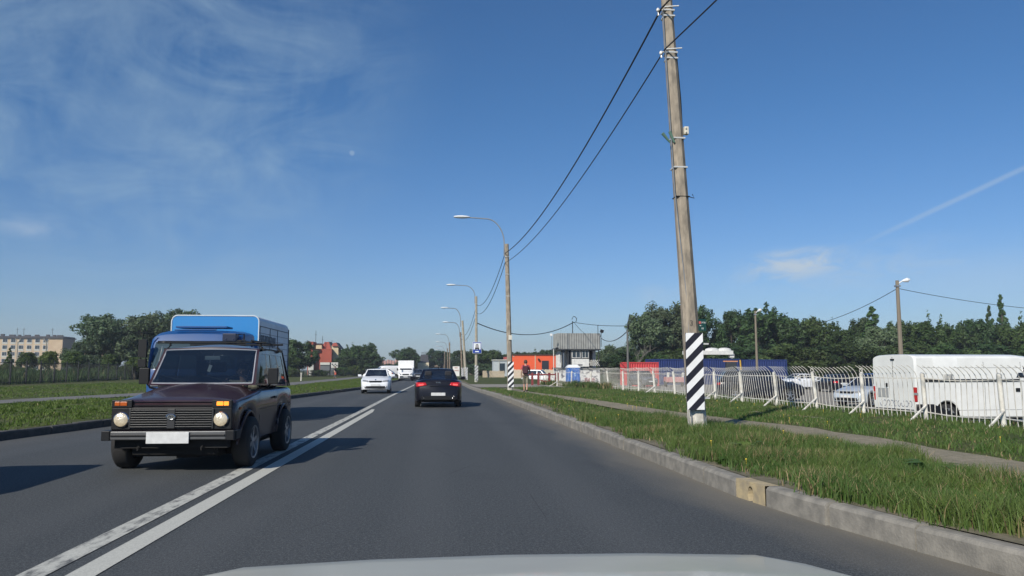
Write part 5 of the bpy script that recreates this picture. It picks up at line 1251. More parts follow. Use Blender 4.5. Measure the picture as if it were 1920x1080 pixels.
for a_, b__, top, base, Y in ((603, 620, 642.5, 656, 207), (621.5, 632.5, 644, 650, 201.5)):
    x0, x1 = cx(a_, Y), cx(b__, Y); z0 = HC+(693-base)*Y/1440; z1 = HC+(693-top)*Y/1440; w_ = x1-x0
    b = MB(); b.poly_prism([(x0, z0), (x1, z0), (x1, z0+(z1-z0)*.35), (x0+w_*.72, z1), (x0+w_*.25, z1), (x0, z0+(z1-z0)*.45)], 'y', Y, Y+6); r_ = b.build('roof', BRK2, root)
    b = MB(); b.poly_prism([(x1+.05, z0), (x1+1.2, z0-1.0), (x0+w_*.75, z1+.1), (x0+w_*.7, z1+.1)], 'y', Y-.1, Y+6); b.build('roof_slope', ROOFD, r_)
b = MB()
for px_, t0 in ((592.5, 620), (605, 630), (622.5, 638)): p = at(px_, t0, 206); b.box((p.x, 206, (p.z+6)/2), (.1, .1, p.z-6)); b.box((p.x, 206, p.z-1), (.6, .06, .06))
b.build('antenna', FENCED, root)
for px_, py_ in ((592.5, 666), (591, 677), (646, 665)): p = at(px_, py_, 199.9 if px_ < 621 else 203.9); b = MB(); b.box((p.x, p.y, p.z), (.5, .1, .9)); b.build('window', WF, root)
t = thing('white_wall', 'tall white wall panel left of the brick building behind the fence', 'wall', (0, 0, 0)); root_b = root; root = t
PB(577.5, 587.5, 679, 176, .3, SLAB); b = MB(); p = at(582.5, 678.6, 176); b.box((p.x, 176.1, p.z+.06), (1.3, .5, .12)); b.build('coping', SLAB, t)
t = thing('long_shed', 'low shed with a white fascia in front of the brick building', 'shed', (0, 0, 0)); root = t
PB(600, 618, 680, 180, 4, SLAB, 'fascia', 684.5); PB(600, 618, 684.5, 180.2, 3.8, mat('shed_grey', (.12, .13, .14), .9)); 
t = thing('banner_shed', 'small shed with a patterned white board in front of the shaded brick wing', 'shed', (0, 0, 0)); root = t
PB(620.5, 633.5, 680, 179, .4, SLAB, 'board', 690); PB(620, 634, 690, 179.1, 4, mat('shed_grey', (.12, .13, .14), .9))
b = MB()
for k in range(4): p = at(623+k*2.8, 683+(k % 2)*2.4, 178.95); b.box((p.x, p.y, p.z), (.24, .05, .24))
b.build('board_marks', ROOFD, t)

# far flats and houses in the middle
PINK = mat('pink_plaster', (.55, .30, .24), .9); CRM = mat('cream_plaster', (.60, .53, .38), .9)
root = thing('far_flats', 'distant pink and white flats on the horizon left of the white truck', 'building', (0, 0, 0)); Y = 620
for k in range(10):
    a_ = 710+k*5; PB(a_, a_+3.2, 675+(k % 3)*.8, Y, 20, PINK, 'wall'); PB(a_+3.2, a_+5, 677.5, Y+1, 20, SLAB, 'wall')
PB(708, 760, 683.5, Y+3, 20, CRM, 'wall')
root = thing('pitched_roof_house', 'dark pitched roof of a large far building above the trees', 'building', (0, 0, 0)); Y = 236
x0, x1 = cx(783, Y), cx(804, Y); z1 = HC+(693-665)*Y/1440; z0 = HC+(693-680)*Y/1440
b = MB(); b.box(((x0+x1)/2, Y+5, z0/2), (x1-x0, 10, z0)); b.build('wall', CRM, root)
b = MB(); b.v = [(x0, Y, z0), (x1, Y, z0), (x1, Y+10, z0), (x0, Y+10, z0), (x0+.9, Y+4, z1), (x1-.4, Y+4, z1), (x1-.4, Y+6, z1), (x0+.9, Y+6, z1)]; b.f = [(0, 1, 5, 4), (1, 2, 6, 5), (2, 3, 7, 6), (3, 0, 4, 7), (4, 5, 6, 7)]; b.m = [0]*5
for k in range(9): b.box((x0+1.1+k*(x1-x0-1.8)/8, Y+4.5, z1+.35), (.06, .06, .7))
b.tube([(x0+1, Y+4.5, z1+.7), (x1-.5, Y+4.5, z1+.9)], .06, 4); b.build('roof', ROOFD, root)
for a_, b__, top, Y, lab in ((778, 787, 680, 270, 'cream house front directly right of the white truck'), (797, 812, 679, 262, 'pale house with white gable above the black saloon'), (812, 824, 686, 255, 'low cream house above the black saloon roof')):
    root = thing('far_house', lab, 'building', (0, 0, 0)); PB(a_, b__, top+3, Y, 8, CRM)
    x0, x1 = cx(a_, Y), cx(b__, Y); z0 = HC+(690-top)*Y/1440; b = MB(); b.poly_prism([(x0-.3, z0), (x1+.3, z0), ((x0+x1)/2, z0+.9)], 'y', Y-.4, Y+8); b.build('roof', SLAB if top == 679 else mat('roof_brown', (.22, .17, .12), .9), root)
    for k in range(3): b = MB(); b.box((x0+(x1-x0)*(k+.5)/3, Y-.03, z0*.55), (.5, .08, .8)); b.build('window', GW, root)
root = thing('hoarding', 'white hoarding board beside the far poles, right of the black saloon', 'sign', (0, 0, 0)); Y = 125
PB(849, 861.5, 687, Y, .3, mat('hoarding_white', (.75, .74, .70), .6), 'board', 705); b = MB(); p = at(855, 689.5, Y-.05); b.box((p.x, p.y, p.z), (.5, .04, .1)); p = at(856, 694.5, Y-.05); b.box((p.x, p.y, p.z), (.7, .04, .1)); b.build('red_lines', mat('faded_red', (.5, .25, .2), .7), root)

# ---------------------------------------------------------------- right side: orange building, kiosk, wooden fence, booth
ORG = mat('orange_cladding', (.75, .105, .03), .6, col2=(.68, .10, .03), scale=1, amt=.7)
root = thing('orange_building', 'flat-roofed bright orange building with one dark doorway', 'building', (0, 0, 0)); Y = 148
PB(959, 1042, 666.5, Y, 9, ORG); PB(958, 1043, 665, Y-.15, 9.3, mat('trim_brown', (.1, .04, .03), .7), 'roof', 666.5)
PB(1016, 1029, 676.5, Y-.06, .1, mat('doorway_dark', (.015, .018, .03), .7), 'door', 699); PB(1003, 1004.2, 666.5, Y-.08, .1, CRM, 'downpipe', 700); PB(962.2, 964, 667.7, Y-.06, .06, SLAB, 'wall_label', 669.5)
b = MB(); p = at(1010, 674, Y-.3); b.lathe([(.001, -.2), (.22, -.12), (.3, .05), (.1, .2), (.001, .22)], 12, 'x', tuple(p), sy=.8); b.build('wall_lamp', BLACKP, root, smooth=True)
root = thing('pink_fence_end', 'narrow faded red wall left of the orange building behind the second pole', 'wall', (0, 0, 0)); PB(946, 958.8, 669, Y+.5, 3, mat('faded_red_wall', (.42, .10, .09), .8)); PB(945.5, 959, 668.4, Y+.4, 3.2, ROOFD, 'coping', 669)
root = thing('kiosk', 'small grey white kiosk with a dark opening behind the wooden fence', 'kiosk', (0, 0, 0)); Y = 135
PB(925, 951, 676, Y, 3, mat('kiosk_grey', (.42, .46, .48), .7)); PB(924, 952, 674.5, Y-.2, 3.4, SLAB, 'roof', 676.2); PB(937, 946.5, 681.5, Y-.06, .08, GW, 'opening', 700); PB(935.5, 936.4, 676.3, Y-.08, .1, SLAB, 'post')
WOOD = mat('bleached_wood', (.48, .40, .29), .9, col2=(.34, .28, .2), scale=6, amt=.8)
root = thing('wooden_fence', 'bleached wooden board fence between the kiosk and the orange building', 'fence', (0, 0, 0)); rg = random.Random(9)
def planks(px0, px1, Y, pt, pb, n, m):
    b = MB()
    for k in range(n):
        x0, x1 = cx(px0+(px1-px0)*k/n, Y), cx(px0+(px1-px0)*(k+.88)/n, Y); t_ = HC+(693-pt-rg.uniform(-.8, .8))*Y/1440; bo = HC+(693-pb)*Y/1440
        b.box(((x0+x1)/2, Y+rg.uniform(0, .02), (t_+bo)/2), (x1-x0, .03, t_-bo))
    return b.build('board_panel', m, root)
planks(905, 946, 118, 695.5, 712, 34, WOOD); planks(960, 1045, 104, 693, 714, 60, mat('pale_boards', (.60, .54, .42), .9, scale=6))
b = MB(); b.tube([at(905, 699, 118.1), at(946, 699, 118.1)], .05, 4); b.tube([at(960, 698, 104.1), at(1045, 698, 104.1)], .05, 4); b.build('rail', WOOD, root)
# red barrier with white pickets at the driveway
root = thing('barrier_gate', 'dark red steel barrier with a thin top rail at the driveway', 'gate', (0, 0, 0)); RST = mat('rust_red', (.20, .035, .035), .7, scale=8); Y = 58
b = MB(); b.tube([at(990, 703, Y), at(1044, 702, Y)], .05, 6); b.build('top_rail', RST, root)
for px_ in (998, 1009.5, 1030, 1044.5): b = MB(); p = at(px_, 702.5, Y); b.box((p.x, Y, p.z/2+.1), (.16 if px_ < 1040 else .28, .14, p.z+.1)); b.build('post', RST, root)
b = MB(); b.tube([at(1010, 712, Y), at(1036, 718, Y)], .04, 4); b.build('cross_brace', RST, root)
root = thing('picket_fence', 'short run of white pickets behind the red barrier', 'fence', (0, 0, 0)); Y = 62; rg = random.Random(5)
for k, px_ in enumerate((1013, 1019, 1022.5, 1025.5, 1034, 1039)): b = MB(); p = at(px_, 700, Y); b.box((p.x, Y+rg.uniform(-.1, .1), .55), (.10, .05, 1.1), (0, rg.uniform(-.12, .12), 0)); b.build('picket', FENCEW, root)
# blue portable cabin
root = thing('portable_toilet', 'blue portable cabin with white domed roof and red base in front of the guard booth', 'cabin', (cx(1074, 84), 84, -.4)); BLC = mat('cabin_blue', (.015, .14, .50), .5)
b = MB(); b.box((0, 0, 1.05), (1.36, 1.3, 1.9)); b.build('body', BLC, root, bevel=.04)
b = MB()
for k in range(6): b.box((-.55+k*.22, -.67, 1.05), (.05, .04, 1.75))
b.build('ribs', BLC, root); b = MB(); b.box((0, 0, .05), (1.5, 1.4, .26)); b.build('base', mat('base_red', (.45, .06, .03), .6), root, bevel=.03)
b = MB(); b.v = [(-.78, -.72, 2.0), (.78, -.72, 2.0), (.78, .72, 2.0), (-.78, .72, 2.0), (-.5, -.4, 2.33), (.5, -.4, 2.33), (.5, .4, 2.33), (-.5, .4, 2.33)]; b.f = [(3, 2, 1, 0), (0, 1, 5, 4), (1, 2, 6, 5), (2, 3, 7, 6), (3, 0, 4, 7), (4, 5, 6, 7)]; b.m = [0]*6; b.build('roof', LAMPW, root, bevel=.05)
b = MB(); b.lathe([(.09, 0), (.001, -.02)], 12, 'y', (.1, -.70, 1.35)); b.box((.12, -.71, 1.15), (.12, .02, .16)); b.build('door_sign', mat('pale_blue', (.4, .6, .75), .5), root)

# guard booth
Y = 92; k = Y/1440*1.0
root = thing('guard_booth', 'raised guard booth with ribbed metal parapet roof, windows and white lattice', 'booth', (cx(1084, Y), Y, -.4))
RIB = mat('ribbed_metal', (.27, .28, .27), .6, col2=(.18, .185, .18), scale=1.5, amt=.8); W5 = 5.1; GREYF = mat('frame_dark', (.03, .035, .04), .6); WPL = mat('white_cladding', (.66, .66, .63), .7, col2=(.42, .42, .42), scale=3)
zf, zr, zp = 2.05, 4.25, 6.15
b = MB(); x0, x1 = -2.55, 2.55
n = 40; P = []
for (ax, ay, bx_, by_) in ((x0, -.8, x1, -.8), (x1, -.8, x1+.1, 2.8), (x0-.0, 2.8, x0, -.8)):
    P = []; m = 36
    for i in range(m*2+1):
        t = i/(m*2); o = .05 if (i//2) % 2 else 0; dx, dy = bx_-ax, by_-ay; l = math.hypot(dx, dy); P.append((ax+dx*t+dy/l*o, ay+dy*t-dx/l*o))
    b.grid([[(x, y, zr-.02) for x, y in P], [(x, y, zp) for x, y in P]])
b.build('roof_parapet', RIB, root, solid=.02)
b = MB(); b.box((0, 1, zr-.05), (5.4, 3.9, .14)); b.box((x0-.45, -.3, zr+.02), (.9, 1.4, .08), (0, -.35, 0)); b.build('roof', GREYF, root)
b = MB(); b.box((-.1, 1, zf-.09), (5.3, 3.7, .16)); b.build('floor_deck', GREYF, root)
b = MB(); b.box((-2.35, -.2, 2.95), (.5, .1, 2.3)); b.box((1.9, 2.6, 3.1), (1.6, .1, 2.1)); b.box((.0, 2.6, 3.1), (4.6, .1, 2.1)); b.build('side_wall', WPL, root)
for xx in (-2.08, -1.75, -1.3, -.98, .28, 1.22, 2.4): b = MB(); b.box((xx, -.62, (zf+zr)/2), (.1, .1, zr-zf)); b.build('corner_post', GREYF, root)
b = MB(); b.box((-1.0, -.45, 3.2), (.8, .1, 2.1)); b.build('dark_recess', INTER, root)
b = MB(); b.box((-1.85, -.5, 3.2), (.28, .06, 2.1)); b.build('grey_panel', mat('panel_blue_grey', (.10, .13, .17), .7), root)
for xx, ww_ in ((-.35, .95), (.75, .72)):
    b = MB(); b.box((xx, -.6, 3.68), (ww_+.12, .08, .96)); f = b.build('window', WF, root); b = MB(); b.box((xx-ww_*.26, -.66, 3.68), (ww_*.42, .03, .8)); b.box((xx+ww_*.26, -.66, 3.68), (ww_*.42, .03, .8)); b.build('pane', GW, f)
b = MB(); b.box((.15, -.68, 2.62), (2.1, .06, .92)); b.box((-.62, -.72, 2.6), (.1, .03, .9)); b.build('front_board', WPL, root)
b = MB()
for k_ in range(5):
    xa = 1.28+k_*.23; b.box((xa+.05, -.64, 2.6), (.05, .03, .9), (0, .62, 0)); b.box((xa+.05, -.66, 2.6), (.05, .03, .9), (0, -.62, 0))
b.build('lattice', FENCEW, root)
b = MB(); b.box((1.0, -.6, 1.0), (3.0, .12, 2.0)); b.box((-1.9, -.6, 1.0), (1.2, .12, 2.0)); b.box((2.5, 1, 1.0), (.12, 3.2, 2.0)); b.box((-2.5, 1, 1.0), (.12, 3.2, 2.0)); b.build('base_wall', mat('graffitied_white', (.62, .62, .60), .8, col2=(.12, .12, .15), scale=2.2, amt=1, lo=.52, hi=.6), root)
b = MB(); b.box((.1, -.73, 2.36), (.6, .02, .14)); b.build('board_mark', mat('mark_dark', (.08, .08, .1), .7), root)
t = thing('red_tag_wall', 'red graffiti marks low on the white wall under the guard booth', 'graffiti', (cx(1106, 91), 91.2, -.4)); b = MB(); rg = random.Random(1)
for k_ in range(5): b.tube([(-.5+k_*.25+.1*math.cos(a), 0, .6+.22*math.sin(a)) for a in [j*1.1+k_ for j in range(6)]], .03, 4)
b.build('paint_lines', mat('spray_red', (.5, .06, .08), .7), t)
def mast(name, lab, px, Y, pyt, pyb, r, cat, extra=None, m=None):
    p, q = at(px, pyt, Y), at(px, pyb, Y); t = thing(name, lab, cat, (p.x, Y, q.z)); b = MB(); h = p.z-q.z; b.tube([(0, 0, 0), (0, 0, h)], r, 6); b.build('mast', m or FENCED, t)
    if extra: extra(t, h)
    return t
def hook(t, h):
    b = MB(); b.tube([(.28*math.cos(a)+.22, 0, h+.2+.36*math.sin(a)) for a in [math.pi-math.pi*1.3*j/9 for j in range(10)]], .045, 5); b.build('hook', FENCED, t)
mast('wire_mast', 'thin mast with a curled hook top on the roof of the guard booth', 1073.5, 92.5, 602, 628, .05, 'mast', hook)
def camx(t, h): b = MB(); b.box((-.05, 0, h), (.28, .2, .3)); b.build('camera_box', LAMPW, t, bevel=.04)
mast('camera_mast', 'thin mast with a small white box left of the guard booth', 1034.5, 90, 628, 655, .035, 'mast', camx, STEEL)
mast('support_post', 'thin white post in front of the left side of the guard booth', 1038, 86, 655, 706, .05, 'post', lambda t, h: None, FENCEW)
def flood(t, h): b = MB(); b.box((.1, 0, h), (.42, .16, .36), (0, .3, 0)); b.build('flood_lamp', BLACKP, t, bevel=.03); b = MB(); b.tube([(-.1, 0, h-.7), (.05, 0, h-.2)], .03, 4); b.build('bracket', FENCED, t)
mast('floodlight_mast', 'thin mast with a black floodlight at the right corner of the booth roof', 1127, 90.5, 621, 650, .035, 'floodlight', flood)
mast('aerial', 'bare thin aerial at the right corner of the booth roof', 1121, 91, 610, 627, .035, 'aerial', lambda t, h: (MB().box((0, 0, h-.02), (.16, .05, .05)).build('tip', FENCED, t)))
# containers
def container(lab, p0, p1, zt, m, z=-.4, D=2.44):
    """ribbed shipping container whose front edge runs p0 -> p1"""
    p0, p1 = Vector(p0), Vector(p1); L = (p1-p0).length; t = thing('shipping_container', lab, 'container', (p0.x, p0.y, z), math.atan2(p1.y-p0.y, p1.x-p0.x), 'shipping containers at the back of the lot'); H_ = zt
    b = MB(); P = []; n = int(L/.28)
    for i in range(n*4+1):
        o = (0, .0, .07, .07)[i % 4]; P.append((L*i/(n*4), o))
    b.grid([[(x, y, .12) for x, y in P], [(x, y, H_-.1) for x, y in P]]); b.grid([[(x, D-y, .12) for x, y in P], [(x, D-y, H_-.1) for x, y in P]])
    b.box((L/2, D/2, H_-.05), (L, D, .1)); b.build('ribbed_wall', m, t)
    b = MB()
    for xx in (.05, L-.05):
        for yy in (.05, D-.05): b.box((xx, yy, H_/2), (.12, .12, H_))
    for zz in (.08, H_-.06): b.box((L/2, .03, zz), (L, .1, .14)); b.box((.03, D/2, zz), (.1, D, .14)); b.box((L-.03, D/2, zz), (.1, D, .14))
    b.build('frame', m, t)
    b = MB(); b.box((.04, D/2, H_/2), (.05, D-.1, H_-.2)); b.box((L-.04, D/2, H_/2), (.05, D-.1, H_-.2))
    for yy in (.5, .9, 1.5, 1.95): b.tube([(-.03, yy, .2), (-.03, yy, H_-.2)], .025, 5)
    b.build('door', m, t); return t
RDC = mat('container_red', (.55, .05, .055), .55, col2=(.42, .06, .06), scale=1.5); BLU = mat('container_blue', (.008, .024, .13), .5, col2=(.015, .03, .09), scale=1.2); ROPE = None
Y = 82; container('red shipping container standing left of the striped pole', (cx(1180, Y), Y, 0), (cx(1238, Y), Y+.6, 0), 2.6, RDC)
Y = 90; container('blue shipping container partly behind the red one', (cx(1224, Y), Y, 0), (cx(1308, Y), Y+.5, 0), 3.05, BLU)
container('blue shipping container right of the striped pole', (cx(1310, Y), Y+.4, 0), (cx(1392, Y), Y+.6, 0), 3.1, BLU); container('blue shipping container behind the nearer lamp post, right end of the row', (cx(1394, Y), Y+.2, 0), (cx(1476, Y), Y, 0), 3.0, BLU)
root = thing('low_trailer', 'low pink and white trailer load behind the fence beside the red container', 'trailer', (cx(1263, 80), 80, -.4)); b = MB(); b.box((0, 0, .75), (1.9, 1.2, .55)); b.build('load', mat('faded_pink', (.5, .22, .22), .7), root, bevel=.05)
b = MB()
for xx in (-.8, .8): b.box((xx, -.6, 1.25), (.25, .06, .5))
b.build('stake', FENCEW, root); b = MB(); b.box((0, 0, .4), (1.8, 1, .1)); b.lathe([(.01, -.1), (.3, -.1), (.3, .1), (.01, .1)], 14, 'x', (.9, 0, .3)); b.lathe([(.01, -.1), (.3, -.1), (.3, .1), (.01, .1)], 14, 'x', (-.9, 0, .3)); b.build('undercarriage', DARK, root)
# white canopy
Y = 100; root = thing('white_canopy', 'white canopy beam with two domes on a slanted leg behind the blue containers', 'canopy', (0, 0, 0))
PB(1290, 1376, 657, Y, 2.2, WPL, 'beam', 664.5)
for a_ in (1335, 1358): b = MB(); p = at(a_, 657, Y+.8); b.lathe([(1.0, 0), (.9, .25), (.5, .38), (.001, .42)], 14, 'z', (p.x, p.y, p.z-.05), sx=1.0, sy=.7); b.build('dome', WPL, root, smooth=True)
for px0_, px1_ in ((1371, 1372.5), (1295, 1293)):
    b = MB(); p = at(px0_, 664, Y+.5); q = at(px1_, 675, Y+.5); b.box((p.x, Y+.5, p.z-.2), (.6, .6, .5)); b.tube([p, q, (q.x, q.y, -.4)], [.22, .12, .12], 8); b.build('leg', WPL, root)
root = thing('orange_beam', 'small orange-tipped loader arm standing over the blue containers', 'loader', (cx(1370, 86), 86, -.4)); b = MB(); b.box((0, 0, 2.75), (1.7, .15, .12)); b.build('beam', mat('beam_orange', (.55, .25, .12), .6), root)
b = MB(); b.box((.1, .1, 2.0), (1.2, .5, 1.3)); b.build('cab', GREYF, root, bevel=.05); b = MB(); b.box((.1, .1, .8), (1.6, .9, 1.2)); b.build('base', GREYF, root, bevel=.05)
root = thing('yellow_boom', 'thin yellow crane boom in front of the blue containers', 'crane', (cx(1390, 78), 78, -.4)); b = MB(); YEL = mat('yellow_paint', (.5, .3, .03), .6); b.tube([(0, 0, 1.2), (-.05, 0, 2.0), (-.1, 0, 2.8)], .09, 5); b.tube([(0, 0, 1.4), (.25, 0, 1.2)], .07, 5); b.build('boom', YEL, root)
b = MB(); b.box((.1, .2, .7), (1.0, .9, 1.1)); b.build('base', GREYF, root, bevel=.06)

# lamp posts in the lot
root = thing('two_armed_lamp_post', 'tall dark post with two bare curved arms at its top, left of the willows', 'lamp post', (cx(1177.5, 66), 66, -.4)); h = (HC+(693-618)*66/1440)+.4
b = MB(); b.tube([(0, 0, 0), (0, 0, h)], [.11, .08], 8); b.build('mast', mat('post_grey', (.12, .12, .115), .8), root, smooth=True)
b = MB(); b.tube([(0, 0, h-.1), (.05, 0, h+.6), (.22, 0, h+1.4)], .04, 5); b.tube([(0, 0, h-.1), (.12, 0, h+.4), (.42, 0, h+.95), (.85, 0, h+1.3)], .04, 5); b.build('arm', FENCED, root, smooth=True)
def lotlamp(lab, px, Y, pyt, hx, hy, r, long=.0):
    p = at(px, pyt, Y); root = thing('lamp_post', lab, 'lamp post', (p.x, Y, -.4)); h = p.z+.4
    b = MB(); b.tube([(0, 0, 0), (-.0, 0, h)], [r*1.2, r*.8], 8); b.build('mast', mat('post_timber', (.20, .17, .13), .9, scale=6, stretch=(1, 1, .2)), root, smooth=True)
    e = at(hx, hy, Y-.3); d_ = Vector((e.x-p.x, e.y-p.y, e.z-p.z)); b = MB(); b.tube([(0, 0, h-.25), (d_.x*.5, d_.y*.5, h+d_.z*.35)], .04, 6); b.build('lamp_arm', LAMPW, root)
    q = Vector((0, 0, h-.1)).lerp(Vector((d_.x, d_.y, h+d_.z)), .4); q2 = Vector((d_.x, d_.y, h+d_.z)); b = MB(); b.tube([q, q.lerp(q2, .25), q.lerp(q2, .7), q2], [.06, .10, .15, .05], 10); b.build('lamp_head', LAMPW, root, smooth=True)
    b = MB(); b.box((0, 0, h-.35), (r*2.2, r*2.2, .1)); b.build('metal_band', STEEL, root); return p
pA = lotlamp('weathered lamp post rising behind the white van', 1682, 46, 526, 1706, 524, .13)
pB = lotlamp('shorter lamp post in front of the blue containers', 1416, 72, 583, 1428, 580, .11)
LW = 'thin wires over the parking lot'
wire('lot_wire', 'thin wire dropping left from the weathered lamp post behind the van', (pA.x, 46, pA.z-.5), at(1470, 616, 66), .6, .02, LW); wire('lot_wire', 'thin wire running right from the weathered lamp post out of the picture', (pA.x, 46, pA.z-.5), at(2150, 586, 50), .5, .02, LW)
hk = at(1076, 604, 92.5); ta = at(1177, 611, 66)
wire('booth_wire', 'thick wire sagging from the bus stop pole to the hooked mast on the booth', (X3, 75, 5.95), hk, 1.35, .05, LW); wire('booth_wire', 'thin wire from the hooked mast to the two-armed post', hk, ta, .15, .035, LW)
wire('booth_wire', 'short stay wire from the hooked mast down to the booth roof', hk, at(1098, 627, 92), .1, .03, LW); wire('booth_wire', 'slack wire from the booth roof up to the two-armed post', at(1127, 634, 90), at(1176, 621, 66), .6, .04, LW)

# ---------------------------------------------------------------- people
def skin_mesh(name, V, E, Rd, m, parent, root=0, sub=1):
    me = bpy.data.meshes.new(name); me.from_pydata(V, E, []); o = bpy.data.objects.new(name, me); COL.objects.link(o)
    sk = o.modifiers.new('skin', 'SKIN'); sb = o.modifiers.new('sub', 'SUBSURF'); sb.levels = sub; sb.render_levels = sub
    for i, r in enumerate(Rd): me.skin_vertices[0].data[i].radius = (r, r) if not isinstance(r, tuple) else r
    for i in range(len(V)): me.skin_vertices[0].data[i].use_root = (i == root)
    bpy.context.view_layer.update(); dg = bpy.context.evaluated_depsgraph_get(); m2 = bpy.data.meshes.new_from_object(o.evaluated_get(dg))
    bpy.data.objects.remove(o); m2.materials.clear(); m2.materials.append(m); m2.polygons.foreach_set('use_smooth', [True]*len(m2.polygons)); m2.name = name
    o = bpy.data.objects.new(name, m2); COL.objects.link(o); o.parent = parent; return o
def person(label, loc, rz, J, shirt, pants, hair, pants_len='long', pack=None, shoes=None, scale=1, group=None, bag=None, bagdz=0):
    """J: joint dict in metres (facing -y)"""
    t = thing('person', label, 'person', loc, rz, group); t.scale = (scale,)*3
    N = ['pel', 'spi', 'che', 'nek', 'hed', 'top', 'lsh', 'lel', 'lwr', 'lpa', 'rsh', 'rel', 'rwr', 'rpa', 'lhi', 'lkn', 'lan', 'lto', 'rhi', 'rkn', 'ran', 'rto']
    Rd = dict(pel=.115, spi=.105, che=.125, nek=.052, hed=.088, top=.07, lsh=.062, lel=.042, lwr=.028, lpa=.036, lhi=.085, lkn=.055, lan=.038, lto=.036)
    ix = {k: i for i, k in enumerate(N)}; V = [J[k] for k in N]; rr = [Rd.get(k, Rd.get('l'+k[1:], .05)) for k in N]
    Ed = [('pel', 'spi'), ('spi', 'che'), ('che', 'nek'), ('nek', 'hed'), ('hed', 'top'), ('che', 'lsh'), ('lsh', 'lel'), ('lel', 'lwr'), ('lwr', 'lpa'), ('che', 'rsh'), ('rsh', 'rel'), ('rel', 'rwr'), ('rwr', 'rpa'), ('pel', 'lhi'), ('lhi', 'lkn'), ('lkn', 'lan'), ('lan', 'lto'), ('pel', 'rhi'), ('rhi', 'rkn'), ('rkn', 'ran'), ('ran', 'rto')]
    body = skin_mesh('body', V, [(ix[a], ix[b_]) for a, b_ in Ed], rr, SKIN, t)
    # fingers joined into the body mesh
    fb = MB()
    for sd in ('l', 'r'):
        w0, p0 = Vector(J[sd+'wr']), Vector(J[sd+'pa']); d_ = (p0-w0).normalized(); sx_ = d_.cross(Vector((0, 1, 0))); sx_ = sx_.normalized() if sx_.length > .1 else Vector((1, 0, 0)); fw = Vector((0, -1, 0))
        for k, L in enumerate((.065, .075, .07, .055)):
            o = p0+fw*(.028-.018*k)+d_*.015; fb.tube([o, o+d_*L*.5, o+d_*L*.85-sx_*.012*(1 if sd == 'l' else -1)], [.010, .009, .007], 6)
        o = w0.lerp(p0, .5); fb.tube([o, o+fw*.04+d_*.02, o+fw*.05+d_*.05], [.012, .010, .008], 6)
    hd = Vector(J['hed']); f = Vector((0, -1, 0))
    fb.tube([hd+f*.08+Vector((0, 0, .02)), hd+f*.112+Vector((0, 0, -.01)), hd+f*.085+Vector((0, 0, -.02))], [.008, .016, .01], 6)
    for sg in (1, -1): fb.tube([hd+Vector((sg*.085, 0, -.02)), hd+Vector((sg*.1, .01, .01)), hd+Vector((sg*.088, .005, .03))], .012, 6)
    fm = fb.build('tmp', SKIN); bm1 = MB(); me = body.data; bm1.v = [tuple(v.co) for v in me.vertices]+[tuple(v.co) for v in fm.data.vertices]; k0 = len(me.vertices)
    bm1.f = [tuple(p_.vertices) for p_ in me.polygons]+[tuple(i+k0 for i in p_.vertices) for p_ in fm.data.polygons]; bm1.m = [0]*len(bm1.f); bpy.data.objects.remove(fm); bpy.data.objects.remove(body); bm1.build('body', SKIN, t, smooth=True, ang=180)
    b = MB()
    for sg in (1, -1): b.lathe([(.001, -.006), (.011, 0), (.001, .006)], 8, 'y', tuple(hd+f*.088+Vector((sg*.033, 0, .022))))
    b.tube([hd+f*.088+Vector((-.022, 0, -.045)), hd+f*.094+Vector((0, 0, -.047)), hd+f*.088+Vector((.022, 0, -.045))], .005, 5); b.build('face_features', mat('face_dark', (.10, .04, .035), .6), t)
    mid = lambda a, b_, q=.5: tuple(Vector(J[a]).lerp(Vector(J[b_]), q))
    SV = [J['pel'], J['spi'], J['che'], mid('che', 'nek', .75), J['lsh'], mid('lsh', 'lel', .75), J['rsh'], mid('rsh', 'rel', .75)]
    skin_mesh('shirt', SV, [(0, 1), (1, 2), (2, 3), (2, 4), (4, 5), (2, 6), (6, 7)], [.14, .128, .148, .062, .082, .066, .082, .066], shirt, t)
    q = 1 if pants_len == 'long' else 0
    PV = [tuple(Vector(J['pel'])+Vector((0, 0, .04))), J['lhi'], J['lkn'], mid('lkn', 'lan', .9) if q else mid('lkn', 'lan', .08), J['rhi'], J['rkn'], mid('rkn', 'ran', .9) if q else mid('rkn', 'ran', .08)]
    skin_mesh('trousers' if q else 'shorts', PV, [(0, 1), (1, 2), (2, 3), (0, 4), (4, 5), (5, 6)], [.132, .108, .078 if q else .088, .055 if q else .085, .108, .078 if q else .088, .055 if q else .085], pants, t)
    for sd in ('l', 'r'): skin_mesh('shoe', [tuple(Vector(J[sd+'an'])+Vector((0, .03, -.035))), tuple(Vector(J[sd+'an'])+Vector((0, -.05, -.045))), J[sd+'to']], [(0, 1), (1, 2)], [.045, .05, .04], shoes or BLACKP, t)
    b = MB(); b.lathe([(.001, .125), (.055, .11), (.088, .07), (.099, .02), (.096, -.03), (.08, -.07)], 16, 'z', tuple(hd+Vector((0, .018, .02)))); b.build('hair', hair, t, smooth=True)
    if pack:
        b = MB(); b.box((0, .20, J['che'][2]-.10), (.30, .17, .42)); b.box((0, .29, J['che'][2]-.18), (.24, .06, .22)); b.build('backpack', pack, t, bevel=.05, seg=3)
        b = MB()
        for sg in (1, -1): b.tube([(sg*.12, .12, J['che'][2]+.13), (sg*.12, -.04, J['che'][2]+.17), (sg*.13, -.15, J['che'][2]), (sg*.14, .0, J['che'][2]-.22)], .018, 5)
        b.build('backpack_strap', BLACKP, t)
    if bag:
        p0 = Vector(J['rpa']); b = MB(); b.box(tuple(p0+Vector((-.03, 0, -.28))), (.1, .3, .3)); b.tube([p0+Vector((0, -.08, -.14)), p0, p0+Vector((0, .08, -.14))], .01, 4); b.build('bag', bag, t, bevel=.03)
    return t
